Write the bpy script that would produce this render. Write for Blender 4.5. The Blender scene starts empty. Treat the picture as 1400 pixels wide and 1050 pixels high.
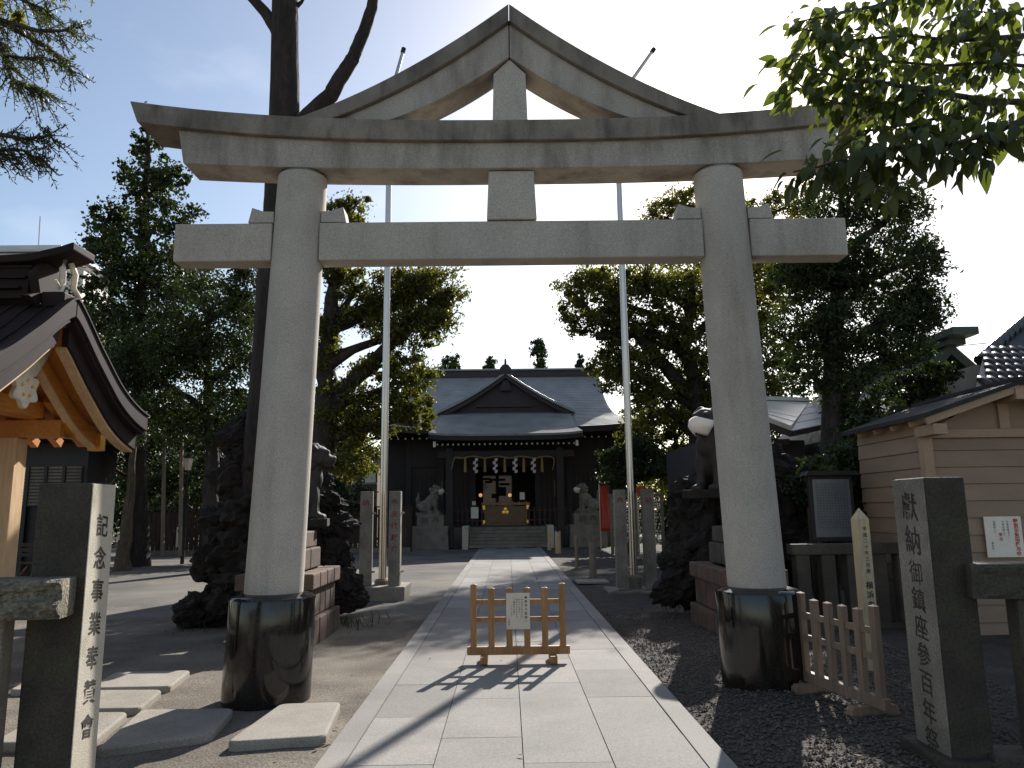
import bpy, bmesh, math, random
import numpy as np
from mathutils import Vector, Matrix, noise

S = bpy.context.scene
COL = S.collection
R = math.radians
# ------------------------------------------------------------------ camera, sky, sun, exposure
EYE = 1.72
FOC, PIT, YAW, ROL = 1025.6, 0.167, 0.0076, 0.0124
cy_, sy_, cp_, sp_, cr_, sr_ = math.cos(YAW), math.sin(YAW), math.cos(PIT), math.sin(PIT), math.cos(ROL), math.sin(ROL)
fwd = Vector((sy_*cp_, cy_*cp_, sp_)); rt0 = Vector((cy_, -sy_, 0)); up0 = rt0.cross(fwd)
rt = cr_*rt0 - sr_*up0; up = sr_*rt0 + cr_*up0
cam = bpy.data.cameras.new('camera'); co = bpy.data.objects.new('camera', cam); COL.objects.link(co)
cam.sensor_width = 36; cam.lens = FOC/1400*36; cam.clip_end = 3000; cam.clip_start = .05
M = Matrix((rt, up, -fwd)).transposed().to_4x4(); M.translation = (0, 0, EYE); co.matrix_world = M
S.camera = co

SUN_AZ, SUN_EL = 18.8, 31.3
w = bpy.data.worlds.new("World"); S.world = w; w.use_nodes = True
nt = w.node_tree; bg = nt.nodes['Background']
sky = nt.nodes.new('ShaderNodeTexSky'); sky.sky_type = 'NISHITA'; sky.sun_disc = False
sky.sun_elevation = R(SUN_EL); sky.sun_rotation = R(SUN_AZ); sky.air_density = 1.0; sky.dust_density = .8; sky.ozone_density = 0.0
tcn = nt.nodes.new('ShaderNodeTexCoord'); mpn = nt.nodes.new('ShaderNodeMapping'); mpn.inputs['Scale'].default_value = (1.0, 1.6, 3.4); mpn.inputs['Rotation'].default_value = (0, R(18), R(30))
nzn = nt.nodes.new('ShaderNodeTexNoise'); nzn.inputs['Scale'].default_value = 2.2; nzn.inputs['Detail'].default_value = 7; nzn.inputs['Roughness'].default_value = .55
mrn = nt.nodes.new('ShaderNodeMapRange'); mrn.inputs[1].default_value = .5; mrn.inputs[2].default_value = .85; mrn.inputs[4].default_value = .32
mxn = nt.nodes.new('ShaderNodeMix'); mxn.data_type = 'RGBA'; mxn.inputs[7].default_value = (9.5, 9.6, 9.8, 1)
nt.links.new(tcn.outputs['Generated'], mpn.inputs[0]); nt.links.new(mpn.outputs[0], nzn.inputs[0]); nt.links.new(nzn.outputs[0], mrn.inputs[0]); nt.links.new(mrn.outputs[0], mxn.inputs[0])
nt.links.new(sky.outputs[0], mxn.inputs[6]); nt.links.new(mxn.outputs[2], bg.inputs[0]); bg.inputs[1].default_value = 0.088
sl = bpy.data.lights.new('sun', 'SUN'); sl.energy = 5.0; sl.angle = R(.55); sl.color = (1, .965, .91)
so = bpy.data.objects.new('sun', sl); COL.objects.link(so)
sd = Vector((math.sin(R(SUN_AZ))*math.cos(R(SUN_EL)), math.cos(R(SUN_AZ))*math.cos(R(SUN_EL)), math.sin(R(SUN_EL))))
so.rotation_euler = sd.to_track_quat('Z', 'Y').to_euler(); so.location = (20, 60, 40)
vs = S.view_settings; vs.view_transform = 'Standard'; vs.look = 'None'; vs.gamma = 1; vs.use_curve_mapping = False
vs.exposure = 0.8

# ------------------------------------------------------------------ helpers
def at(px, py, Y):
    """point of the place seen at photo pixel (px, py), Y metres in front of the camera"""
    a, b = px-700, 525-py
    X = (a*cr_+b*sr_)/FOC; U = (-a*sr_+b*cr_)/FOC
    y = cp_-U*sp_; z = sp_+U*cp_
    dx, dy = X*cy_+y*sy_, -X*sy_+y*cy_
    t = Y/dy
    return Vector((dx*t, Y, EYE+z*t))
def gnd(px, py, z=0):
    a, b = px-700, 525-py
    X = (a*cr_+b*sr_)/FOC; U = (-a*sr_+b*cr_)/FOC
    y = cp_-U*sp_; zz = sp_+U*cp_
    dx, dy = X*cy_+y*sy_, -X*sy_+y*cy_
    t = (z-EYE)/zz
    return Vector((dx*t, dy*t, z))

def wloc(o):
    v = Vector((0, 0, 0))
    while o: v += o.location; o = o.parent
    return v
def tag(o, label=None, cat=None, group=None, kind=None):
    if label: o['label'] = label
    if cat: o['category'] = cat
    if group: o['group'] = group
    if kind: o['kind'] = kind
    return o
def thing(name, label, cat, loc=(0, 0, 0), group=None, rz=0):
    o = bpy.data.objects.new(name, None); COL.objects.link(o); o.location = loc; o.rotation_euler.z = rz
    o.empty_display_size = .2
    return tag(o, label, cat, group)
def link(name, me, parent=None, loc=(0, 0, 0), rot=None, scale=None):
    o = bpy.data.objects.new(name, me); COL.objects.link(o)
    o.parent = parent; o.location = loc
    if rot is not None: o.rotation_euler = rot
    if scale is not None: o.scale = scale
    return o
def copy_tree(o, parent=None):
    c = o.copy(); COL.objects.link(c); c.parent = parent
    for ch in list(o.children): copy_tree(ch, c)
    return c

class MB:
    def __init__(s): s.v = []; s.f = []
    def add(s, vs_, fs):
        n = len(s.v); s.v += [tuple(v) for v in vs_]; s.f += [tuple(i+n for i in f) for f in fs]; return s
    def box(s, c, d, rz=0, M=None):
        x, y, z = d[0]/2, d[1]/2, d[2]/2
        p = [Vector((i*x, j*y, k*z)) for k in (-1, 1) for j in (-1, 1) for i in (-1, 1)]
        m = M if M is not None else Matrix.Rotation(rz, 3, 'Z')
        p = [m @ q + Vector(c) for q in p]
        return s.add(p, [(0, 2, 3, 1), (4, 5, 7, 6), (0, 1, 5, 4), (2, 6, 7, 3), (0, 4, 6, 2), (1, 3, 7, 5)])
    def b(s, x0, x1, y0, y1, z0, z1):
        return s.box(((x0+x1)/2, (y0+y1)/2, (z0+z1)/2), (x1-x0, y1-y0, z1-z0))
    def hexa(s, p):  # 8 points, bottom 4 ccw, top 4 ccw
        return s.add(p, [(3, 2, 1, 0), (4, 5, 6, 7), (0, 1, 5, 4), (1, 2, 6, 5), (2, 3, 7, 6), (3, 0, 4, 7)])
    def beam(s, a, b_, wd, h):
        a, b_ = Vector(a), Vector(b_); d = b_-a; L = d.length; d.normalize()
        up_ = Vector((0, 0, 1)) if abs(d.z) < .95 else Vector((0, 1, 0))
        sx = d.cross(up_).normalized(); u = sx.cross(d)
        return s.box((a+b_)/2, (wd, L, h), M=Matrix((sx, d, u)).transposed())
    def prism(s, prof, y0, y1, ax='Y'):  # profile of (x,z) ccw seen from -Y, extruded along y
        n = len(prof)
        f = (lambda x, y, z: (x, y, z)) if ax == 'Y' else (lambda x, y, z: (y, x, z))
        p = [f(x, y0, z) for x, z in prof]+[f(x, y1, z) for x, z in prof]
        return s.add(p, [tuple(range(n)), tuple(range(2*n-1, n-1, -1))]+[(i, i+n, (i+1) % n+n, (i+1) % n) for i in range(n)])
    def strip(s, top, bot, y0, y1):  # two polylines in xz (same length) -> solid between, extruded in y
        n = len(top)
        p = [(x, y, z) for y in (y0, y1) for x, z in list(top)+list(bot)]
        fs = []
        for i in range(n-1):
            a, b_, c, d = i, i+1, n+i+1, n+i
            fs += [(d, c, b_, a), (2*n+a, 2*n+b_, 2*n+c, 2*n+d), (a, b_, 2*n+b_, 2*n+a), (c, d, 2*n+d, 2*n+c)]
        fs += [(0, 2*n, 3*n, n), (n-1, 2*n-1, 4*n-1, 3*n-1)]
        return s.add(p, fs)
    def tube(s, path, rad, n=8, cap=True, jit=0, rng=random):
        rings = []; path = [Vector(p) for p in path]
        for i, p in enumerate(path):
            d = (path[min(i+1, len(path)-1)]-path[max(i-1, 0)]).normalized()
            u = Vector((0, 0, 1)) if abs(d.z) < .9 else Vector((0, 1, 0))
            a = d.cross(u).normalized(); b_ = a.cross(d)
            r = rad[i] if hasattr(rad, '__len__') else rad
            rings.append([p+(a*math.cos(t*2*math.pi/n)+b_*math.sin(t*2*math.pi/n))*r*(1+jit*rng.uniform(-1, 1)) for t in range(n)])
        vs_ = [q for r_ in rings for q in r_]; fs = []
        for i in range(len(rings)-1):
            for t in range(n):
                fs.append((i*n+t, i*n+(t+1) % n, (i+1)*n+(t+1) % n, (i+1)*n+t))
        if cap: fs += [tuple(range(n-1, -1, -1)), tuple((len(rings)-1)*n+t for t in range(n))]
        return s.add(vs_, fs)
    def lathe(s, prof, c=(0, 0), n=48, lean=(0, 0)):  # prof (r,z); lean dx,dy per z
        vs_ = []; fs = []
        for r, z in prof:
            for t in range(n):
                a = t*2*math.pi/n; vs_.append((c[0]+lean[0]*z+r*math.cos(a), c[1]+lean[1]*z+r*math.sin(a), z))
        for i in range(len(prof)-1):
            for t in range(n): fs.append((i*n+t, i*n+(t+1) % n, (i+1)*n+(t+1) % n, (i+1)*n+t))
        fs += [tuple(range(n-1, -1, -1)), tuple((len(prof)-1)*n+t for t in range(n))]
        return s.add(vs_, fs)
    def mesh(s, name, mat_, smooth=False, fix=True):
        me = bpy.data.meshes.new(name); me.from_pydata(s.v, [], s.f)
        if fix:
            bm = bmesh.new(); bm.from_mesh(me); bmesh.ops.recalc_face_normals(bm, faces=bm.faces); bm.to_mesh(me); bm.free()
        me.materials.append(mat_)
        if smooth: me.polygons.foreach_set('use_smooth', [True]*len(me.polygons))
        return me
    def build(s, name, mat_, parent=None, smooth=False, bevel=0, local=False, angle=None, seg=2):
        me = s.mesh(name, mat_, smooth)
        if parent and not local: me.transform(Matrix.Translation(-wloc(parent)))
        o = link(name, me, parent)
        if bevel:
            m = o.modifiers.new('bevel', 'BEVEL'); m.width = bevel; m.segments = seg; m.limit_method = 'ANGLE'; m.angle_limit = R(40)
        if angle:
            m = o.modifiers.new('split', 'EDGE_SPLIT'); m.split_angle = R(angle)
        return o

# ------------------------------------------------------------------ materials
def mat(name, c1, c2=None, scale=3, fine=60, fine_amt=.2, rough=.75, bump=.25, stretch=(1, 1, 1), metal=0, spec=.5,
        lo=.35, hi=.65, c3=None, s3=1.2, st3=(1, 1, 1), lo3=.55, hi3=.7, amt3=1.0, bdist=.01, wave=None, coat=0, vary=.09, dust=0):
    m = bpy.data.materials.new(name); m.use_nodes = True; N = m.node_tree.nodes; L = m.node_tree.links
    p = N['Principled BSDF']; p.inputs['Roughness'].default_value = rough; p.inputs['Metallic'].default_value = metal
    p.inputs['Specular IOR Level'].default_value = spec; p.inputs['Coat Weight'].default_value = coat
    c2 = c2 or c1; wm = lambda c: (c[0]*1.12, c[1], c[2]*.84)
    c1, c2, c3 = wm(c1), wm(c2), (wm(c3) if c3 else None)
    geo = N.new('ShaderNodeNewGeometry')
    mp = N.new('ShaderNodeMapping'); mp.inputs['Scale'].default_value = stretch; L.new(geo.outputs['Position'], mp.inputs[0])
    n1 = N.new('ShaderNodeTexNoise'); n1.inputs['Scale'].default_value = scale; n1.inputs['Detail'].default_value = 6; L.new(mp.outputs[0], n1.inputs[0])
    r1 = N.new('ShaderNodeMapRange'); r1.inputs[1].default_value = lo; r1.inputs[2].default_value = hi; L.new(n1.outputs[0], r1.inputs[0])
    mx = N.new('ShaderNodeMix'); mx.data_type = 'RGBA'; mx.inputs[6].default_value = (*c1, 1); mx.inputs[7].default_value = (*c2, 1); L.new(r1.outputs[0], mx.inputs[0])
    out = mx.outputs[2]
    if c3:
        mp3 = N.new('ShaderNodeMapping'); mp3.inputs['Scale'].default_value = st3; L.new(geo.outputs['Position'], mp3.inputs[0])
        n3 = N.new('ShaderNodeTexNoise'); n3.inputs['Scale'].default_value = s3; n3.inputs['Detail'].default_value = 8; n3.inputs['Roughness'].default_value = .62; L.new(mp3.outputs[0], n3.inputs[0])
        r3 = N.new('ShaderNodeMapRange'); r3.inputs[1].default_value = lo3; r3.inputs[2].default_value = hi3; r3.inputs[4].default_value = amt3; L.new(n3.outputs[0], r3.inputs[0])
        m3 = N.new('ShaderNodeMix'); m3.data_type = 'RGBA'; m3.inputs[7].default_value = (*c3, 1); L.new(out, m3.inputs[6]); L.new(r3.outputs[0], m3.inputs[0]); out = m3.outputs[2]
    n2 = N.new('ShaderNodeTexNoise'); n2.inputs['Scale'].default_value = fine; n2.inputs['Detail'].default_value = 3; L.new(mp.outputs[0], n2.inputs[0])
    r2 = N.new('ShaderNodeMapRange'); r2.inputs[1].default_value = .3; r2.inputs[2].default_value = .7; r2.inputs[3].default_value = 1-fine_amt; r2.inputs[4].default_value = 1+fine_amt; L.new(n2.outputs[0], r2.inputs[0])
    hs = N.new('ShaderNodeVectorMath'); hs.operation = 'SCALE'; L.new(out, hs.inputs[0]); L.new(r2.outputs[0], hs.inputs['Scale'])
    # each piece a little lighter or darker than its neighbour
    oi = N.new('ShaderNodeObjectInfo'); ro = N.new('ShaderNodeMapRange'); ro.inputs[3].default_value = 1-vary; ro.inputs[4].default_value = 1+vary*.8; L.new(oi.outputs['Random'], ro.inputs[0])
    hs2 = N.new('ShaderNodeVectorMath'); hs2.operation = 'SCALE'; L.new(hs.outputs[0], hs2.inputs[0]); L.new(ro.outputs[0], hs2.inputs['Scale'])
    L.new(hs2.outputs[0], p.inputs['Base Color'])
    if dust:
        rr = N.new('ShaderNodeMapRange'); rr.inputs[1].default_value = .42; rr.inputs[2].default_value = .7; rr.inputs[3].default_value = rough; rr.inputs[4].default_value = rough+dust
        L.new(n1.outputs[0], rr.inputs[0]); L.new(rr.outputs[0], p.inputs['Roughness'])
    if bump:
        b_ = N.new('ShaderNodeBump'); b_.inputs['Strength'].default_value = bump; b_.inputs['Distance'].default_value = bdist
        L.new(n2.outputs[0], b_.inputs['Height']); L.new(b_.outputs[0], p.inputs['Normal'])
    return m
def leafmat(name, c1, c2, trans=.35, rough=.5):
    m = bpy.data.materials.new(name); m.use_nodes = True; N = m.node_tree.nodes; L = m.node_tree.links
    p = N['Principled BSDF']; p.inputs['Roughness'].default_value = rough; p.inputs['Specular IOR Level'].default_value = .35
    g = N.new('ShaderNodeNewGeometry')
    mx = N.new('ShaderNodeMix'); mx.data_type = 'RGBA'; mx.inputs[6].default_value = (*c1, 1); mx.inputs[7].default_value = (*c2, 1)
    L.new(g.outputs['Random Per Island'], mx.inputs[0])
    n1 = N.new('ShaderNodeTexNoise'); n1.inputs['Scale'].default_value = .9; L.new(g.outputs['Position'], n1.inputs[0])
    r1 = N.new('ShaderNodeMapRange'); r1.inputs[1].default_value = .35; r1.inputs[2].default_value = .65; r1.inputs[3].default_value = .7; r1.inputs[4].default_value = 1.35; L.new(n1.outputs[0], r1.inputs[0])
    sc = N.new('ShaderNodeVectorMath'); sc.operation = 'SCALE'; L.new(mx.outputs[2], sc.inputs[0]); L.new(r1.outputs[0], sc.inputs['Scale'])
    L.new(sc.outputs[0], p.inputs['Base Color'])
    t = N.new('ShaderNodeBsdfTranslucent'); s2 = N.new('ShaderNodeVectorMath'); s2.operation = 'MULTIPLY'; s2.inputs[1].default_value = (1.5, 1.5, .6)
    L.new(sc.outputs[0], s2.inputs[0]); L.new(s2.outputs[0], t.inputs[0])
    ms = N.new('ShaderNodeMixShader'); ms.inputs[0].default_value = trans
    L.new(p.outputs[0], ms.inputs[1]); L.new(t.outputs[0], ms.inputs[2]); L.new(ms.outputs[0], N['Material Output'].inputs[0])
    return m
def emit(name, c, s_):
    m = mat(name, c, bump=0); p = m.node_tree.nodes['Principled BSDF']
    p.inputs['Emission Color'].default_value = (*c, 1); p.inputs['Emission Strength'].default_value = s_
    return m

MT = dict(
 torii=mat('torii_granite', (.405, .40, .40), (.345, .342, .342), 2.0, 120, .3, .85, .3, c3=(.20, .188, .176), s3=3.2, st3=(1, 1, .12), lo3=.53, hi3=.76, amt3=.6, bdist=.004),
 torii_w=mat('torii_weathered', (.38, .375, .375), (.32, .316, .316), 2.0, 120, .3, .85, .25, c3=(.10, .092, .08), s3=2.6, st3=(1, 1, .22), lo3=.46, hi3=.72, amt3=.85, bdist=.004),
 cap=mat('torii_cap_stone', (.225, .212, .2), (.155, .145, .135), 3.0, 120, .3, .85, .25, c3=(.06, .056, .05), s3=4.5, st3=(1, 1, .3), lo3=.45, hi3=.68, amt3=.8, bdist=.004),
 black=mat('black_granite', (.010, .009, .009), (.016, .015, .014), 5, 120, .4, .06, .02, (1, 1, .35), spec=.5, c3=(.05, .044, .037), s3=3.5, st3=(1, 1, .25), lo3=.58, hi3=.85, amt3=.35, dust=.2),
 slab=mat('path_granite', (.243, .25, .268), (.212, .222, .24), 1.3, 75, .2, .92, .2, spec=.2, c3=(.165, .172, .185), s3=1.1, lo3=.5, hi3=.72, amt3=.65, bdist=.003, vary=.15),
 step=mat('stepping_granite', (.27, .27, .27), (.23, .23, .228), 3, 80, .24, .92, .35, spec=.2, c3=(.2, .185, .16), s3=2, lo3=.55, hi3=.75, amt3=.5, bdist=.004),
 joint=mat('joint_sand', (.16, .15, .13), (.12, .11, .1), 5, 90, .3, .95),
 asphalt=mat('old_asphalt', (.135, .137, .142), (.085, .087, .092), .55, 60, .4, .97, .5, spec=.15, c3=(.165, .162, .158), s3=.35, lo3=.5, hi3=.62, amt3=.75, bdist=.008),
 sand=mat('sandy_ground', (.175, .166, .158), (.105, .101, .097), 1.1, 60, .4, .97, .8, spec=.15, c3=(.095, .088, .08), s3=.8, lo3=.5, hi3=.66, amt3=.7, bdist=.012),
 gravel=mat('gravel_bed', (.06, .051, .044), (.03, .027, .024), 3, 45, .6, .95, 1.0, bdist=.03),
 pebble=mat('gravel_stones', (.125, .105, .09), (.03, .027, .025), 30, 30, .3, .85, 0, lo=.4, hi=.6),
 stone=mat('grey_stone', (.24, .23, .215), (.17, .165, .155), 2.5, 70, .3, .85, .5, c3=(.10, .10, .08), s3=2.2, lo3=.52, hi3=.7, amt3=.7),
 inner=mat('shaded_mossy_stone', (.055, .048, .04), (.032, .028, .023), 4, 55, .35, .9, .7, c3=(.05, .055, .03), s3=3, lo3=.5, hi3=.65, amt3=.8),
 palestone=mat('pale_stone', (.50, .50, .47), (.43, .425, .40), 5, 110, .15, .8, .3, c3=(.22, .23, .12), s3=2.3, lo3=.6, hi3=.74, amt3=.7),
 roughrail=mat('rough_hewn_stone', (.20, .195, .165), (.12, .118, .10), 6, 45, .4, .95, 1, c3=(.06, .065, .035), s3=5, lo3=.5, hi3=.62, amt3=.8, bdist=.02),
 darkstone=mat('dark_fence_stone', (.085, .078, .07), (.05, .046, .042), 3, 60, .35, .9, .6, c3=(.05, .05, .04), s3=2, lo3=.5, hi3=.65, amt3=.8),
 redstone=mat('brown_block_stone', (.14, .095, .075), (.085, .06, .05), 4, 60, .3, .9, .6, c3=(.06, .05, .045), s3=2.5, lo3=.5, hi3=.66, amt3=.7),
 lava=mat('lava_rock', (.022, .017, .014), (.010, .008, .007), 5, 40, .4, .95, 1, bdist=.02),
 bronze=mat('dark_statue_stone', (.030, .024, .02), (.016, .013, .011), 6, 50, .3, .7, .5),
 statue=mat('grey_statue_stone', (.22, .21, .19), (.13, .125, .11), 6, 60, .3, .85, .5),
 cloth=mat('white_cloth', (.78, .78, .78), (.72, .72, .73), 8, 90, .05, .9, .1),
 paper=mat('white_paper', (.76, .76, .74), (.70, .70, .68), 4, 30, .04, .85, 0),
 card=mat('grey_laminate', (.55, .53, .50), (.50, .48, .46), 4, 30, .04, .5, 0),
 steel=mat('brushed_steel', (.55, .55, .56), (.48, .48, .5), 2, 60, .06, .32, .03, (6, 6, .4), metal=1),
 wood=mat('fresh_cypress', (.33, .185, .08), (.24, .13, .052), 5, 40, .25, .6, .15, (1, 1, .12)),
 woodr=mat('weathered_picket_wood', (.24, .18, .145), (.18, .135, .11), 3, 30, .18, .7, .15, (1, 1, .12)),
 woodp=mat('sunlit_post_wood', (.55, .40, .26), (.40, .28, .18), 3, 30, .2, .75, .2, (1, 1, .12)),
 woodg=mat('greyed_shaded_wood', (.22, .18, .15), (.15, .125, .105), 3, 30, .2, .85, .2, (1, 1, .12)),
 soffit=mat('new_orange_timber', (.60, .27, .065), (.50, .21, .045), 3, 25, .15, .5, .1, (1, .2, 1)),
 pillarwood=mat('pale_timber_pillar', (.62, .46, .30), (.54, .38, .24), 3, 25, .12, .6, .1, (1, 1, .15)),
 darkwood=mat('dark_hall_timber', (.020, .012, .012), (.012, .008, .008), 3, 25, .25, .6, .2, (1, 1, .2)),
 fencewood=mat('dark_fence_board', (.06, .036, .028), (.036, .023, .018), 3, 25, .3, .8, .2, (1, 1, .15)),
 rail=mat('brown_railing_wood', (.07, .038, .028), (.05, .027, .02), 3, 25, .25, .7, .2),
 amber=mat('lacquered_box_wood', (.17, .085, .026), (.125, .06, .018), 4, 25, .2, .4, .1),
 gold=mat('gilt_metal', (.80, .52, .14), (.65, .40, .10), 5, 40, .1, .3, 0, metal=1),
 copper=mat('patina_copper', (.27, .29, .32), (.21, .23, .26), 1.2, 40, .15, .42, .1, c3=(.12, .145, .16), s3=.9, lo3=.5, hi3=.7, amt3=.5),
 brcopper=mat('brown_copper', (.030, .020, .021), (.019, .013, .015), 3, 60, .2, .75, .1, spec=.2, c3=(.055, .04, .042), s3=6, lo3=.6, hi3=.75, amt3=.4),
 purple=mat('dark_gable_board', (.034, .021, .03), (.024, .016, .022), 3, 30, .2, .6, .1),
 white=mat('white_paint', (.78, .77, .74), (.70, .69, .66), 4, 60, .06, .6, .1),
 offwhite=mat('carved_white_wood', (.72, .68, .62), (.6, .57, .52), 6, 60, .1, .6, .2),
 straw=mat('straw_rope', (.33, .24, .12), (.24, .17, .08), 20, 80, .3, .9, .4),
 cream=mat('cream_siding', (.27, .203, .158), (.23, .172, .134), 1.5, 40, .1, .65, .1, (1, 1, 3)),
 creamd=mat('cream_trim', (.35, .265, .195), (.30, .225, .165), 1.5, 40, .1, .6, .1),
 slate=mat('dark_metal_roof', (.035, .034, .036), (.022, .022, .024), 3, 40, .25, .7, .15, spec=.25),
 tile=mat('grey_roof_tile', (.05, .05, .055), (.032, .032, .036), 4, 50, .2, .4, .2),
 greencu=mat('green_ridge_copper', (.05, .085, .07), (.035, .058, .048), 3, 40, .2, .5, .1),
 plaster=mat('grey_plaster', (.36, .34, .32), (.29, .275, .26), 2, 40, .1, .85, .1),
 bluewall=mat('pale_office_wall', (.55, .58, .64), (.48, .51, .57), .5, 10, .06, .5, 0),
 brownwall=mat('brown_house_wall', (.16, .11, .09), (.12, .085, .07), 1, 20, .1, .8, .1),
 glass=mat('window_glass', (.05, .06, .07), None, 2, 10, .05, .05, 0, spec=.8),
 board=mat('reflection_blue_panel', (.10, .125, .18), (.08, .1, .14), 2, 20, .08, .25, 0),
 red=mat('vermilion_paint', (.46, .04, .018), (.36, .03, .014), 4, 40, .15, .5, .1),
 ink=mat('black_ink', (.018, .017, .016), None, 5, 40, .1, .8, 0),
 carve=mat('carved_letter_paint', (.03, .026, .022), (.05, .042, .035), 30, 90, .3, .9, 0),
 carve2=mat('faded_carving', (.075, .06, .05), (.11, .09, .075), 30, 90, .3, .9, 0),
 redink=mat('red_ink', (.45, .03, .035), None, 5, 40, .1, .8, 0),
 rust=mat('rusty_letter_paint', (.20, .07, .04), (.14, .055, .035), 20, 60, .2, .9, 0),
 bark=mat('dark_bark', (.036, .027, .024), (.018, .014, .013), 6, 28, .4, .95, 1, (1, 1, .25), bdist=.02),
 bark2=mat('grey_brown_bark', (.11, .08, .06), (.06, .045, .035), 6, 28, .4, .95, 1, (1, 1, .25), c3=(.06, .08, .03), s3=3, lo3=.55, hi3=.7, bdist=.02),
 twig=mat('twig_bark', (.05, .035, .03), None, 8, 40, .3, .9, .3),
 postpaint=mat('faded_post_paint', (.42, .38, .28), (.35, .315, .23), 4, 40, .15, .8, .2, (1, 1, .2)),
 dry=mat('dry_leaf', (.16, .10, .05), (.09, .055, .03), 20, 40, .3, .9, 0),
 L_dark=leafmat('dark_evergreen_leaf', (.018, .032, .010), (.045, .065, .018), .25),
 L_gink=leafmat('fresh_green_leaf', (.018, .031, .009), (.05, .068, .017), .28),
 L_camp=leafmat('camphor_leaf', (.04, .047, .012), (.135, .128, .03), .55),
 L_cherry=leafmat('cherry_leaf', (.045, .062, .02), (.11, .13, .038), .5, .4),
 L_con=leafmat('conifer_needles', (.04, .05, .014), (.07, .085, .025), .3),
 L_yel=leafmat('yellow_green_leaf', (.12, .13, .02), (.19, .17, .035), .5),
)
print_lamp = emit('warm_lamp_glow', (1, .5, .2), .35)

# ------------------------------------------------------------------ lettering
_glyph = {}
def glyph(ch, off=0):
    if (ch, off) not in _glyph:
        cu = bpy.data.curves.new('glyph', 'FONT'); cu.body = ch; cu.size = 1; cu.resolution_u = 2; cu.offset = off
        o = bpy.data.objects.new('glyph', cu); COL.objects.link(o)
        dg = bpy.context.evaluated_depsgraph_get(); me = bpy.data.meshes.new_from_object(o.evaluated_get(dg))
        v = np.array([q.co[:2] for q in me.vertices]) if len(me.vertices) else np.zeros((0, 2))
        f = [tuple(p.vertices) for p in me.polygons]
        bpy.data.objects.remove(o); bpy.data.curves.remove(cu); bpy.data.meshes.remove(me)
        if off and (not len(v) or (v.max(0)-v.min(0)).max() > 1.12): return glyph(ch, 0)
        if len(v): v = v-(v.min(0)+v.max(0))/2
        _glyph[(ch, off)] = (v, f)
    return _glyph[(ch, off)]
def letters(mb, text, p0, right, down, size, pitch, off=.012, slant=0.0, wide=1.0):
    """one column of characters, p0 = centre of the first"""
    right, down = Vector(right).normalized(), Vector(down).normalized()
    for i, ch in enumerate(text):
        if ch == ' ': continue
        v, f = glyph(ch, off); c = Vector(p0)+down*pitch*i
        mb.add([c+right*(x*size*wide)-down*((y+slant*x)*size) for x, y in v], f)
    return mb

# ------------------------------------------------------------------ the setting: ground, path, gravel
def sheet(name, x0, x1, y0, y1, z, m, nx=2, ny=2, fn=None, kind='structure'):
    mb = MB(); xs = np.linspace(x0, x1, nx); ys = np.linspace(y0, y1, ny)
    vs_ = [(x, y, z+(fn(x, y) if fn else 0)) for y in ys for x in xs]
    mb.add(vs_, [(j*nx+i, j*nx+i+1, (j+1)*nx+i+1, (j+1)*nx+i) for j in range(ny-1) for i in range(nx-1)])
    o = mb.build(name, m, smooth=True); o['kind'] = kind; return o
sheet('ground', -900, 900, -60, 1600, -.05, MT['asphalt'])
def sandz(x, y):
    e = min(1, max(0, (-1.36-x)/.25))
    return .014*e*(noise.noise(Vector((x*.9, y*.9, 3)))+.5*noise.noise(Vector((x*4, y*4, 1))))-.03*min(1, max(0, (y-9)/4))
sheet('sandy_yard', -9, -1.335, 1.5, 13.5, -.012, MT['sand'], 70, 90, sandz)
def gravz(x, y):
    return .10*min(1, max(0, (x-1.55)/.8))*min(1, max(0, (14-y)/5))+.02*noise.noise(Vector((x*1.5, y*1.5, 7)))+.012*noise.noise(Vector((x*6, y*6, 2)))-.01
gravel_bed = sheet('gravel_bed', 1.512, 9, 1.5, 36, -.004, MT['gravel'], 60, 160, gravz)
rng = random.Random(3)
def pebbles():
    n = 30000; r = np.random.RandomState(5)
    y = 3.6+9.5*r.rand(n)**1.5; x = 1.53+3.0*r.rand(n)
    base = np.array([[1, 0, 0], [-1, 0, 0], [0, 1, 0], [0, -1, 0], [0, 0, .7], [0, 0, -.5]]); fac = [(0, 2, 4), (2, 1, 4), (1, 3, 4), (3, 0, 4)]
    V = np.zeros((n, 6, 3))
    a = r.rand(n)*6.28; s_ = .009+.014*r.rand(n)**2
    b_ = base[None]*(1+.35*(r.rand(n, 6, 3)-.5)); ca, sa = np.cos(a)[:, None], np.sin(a)[:, None]
    V[:, :, 0] = (b_[:, :, 0]*ca-b_[:, :, 1]*sa)*s_[:, None]+x[:, None]
    V[:, :, 1] = (b_[:, :, 0]*sa+b_[:, :, 1]*ca)*s_[:, None]+y[:, None]
    z = np.array([gravz(p, q) for p, q in zip(x, y)])
    V[:, :, 2] = b_[:, :, 2]*s_[:, None]*.9+z[:, None]+.003
    F = (np.array(fac)[None]+6*np.arange(n)[:, None, None]).reshape(-1, 3)
    me = bpy.data.meshes.new('gravel_stones'); me.from_pydata(V.reshape(-1, 3), [], F.tolist()); me.materials.append(MT['pebble'])
    o = link('gravel_stones', me); o['kind'] = 'stuff'
pebbles()

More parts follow.
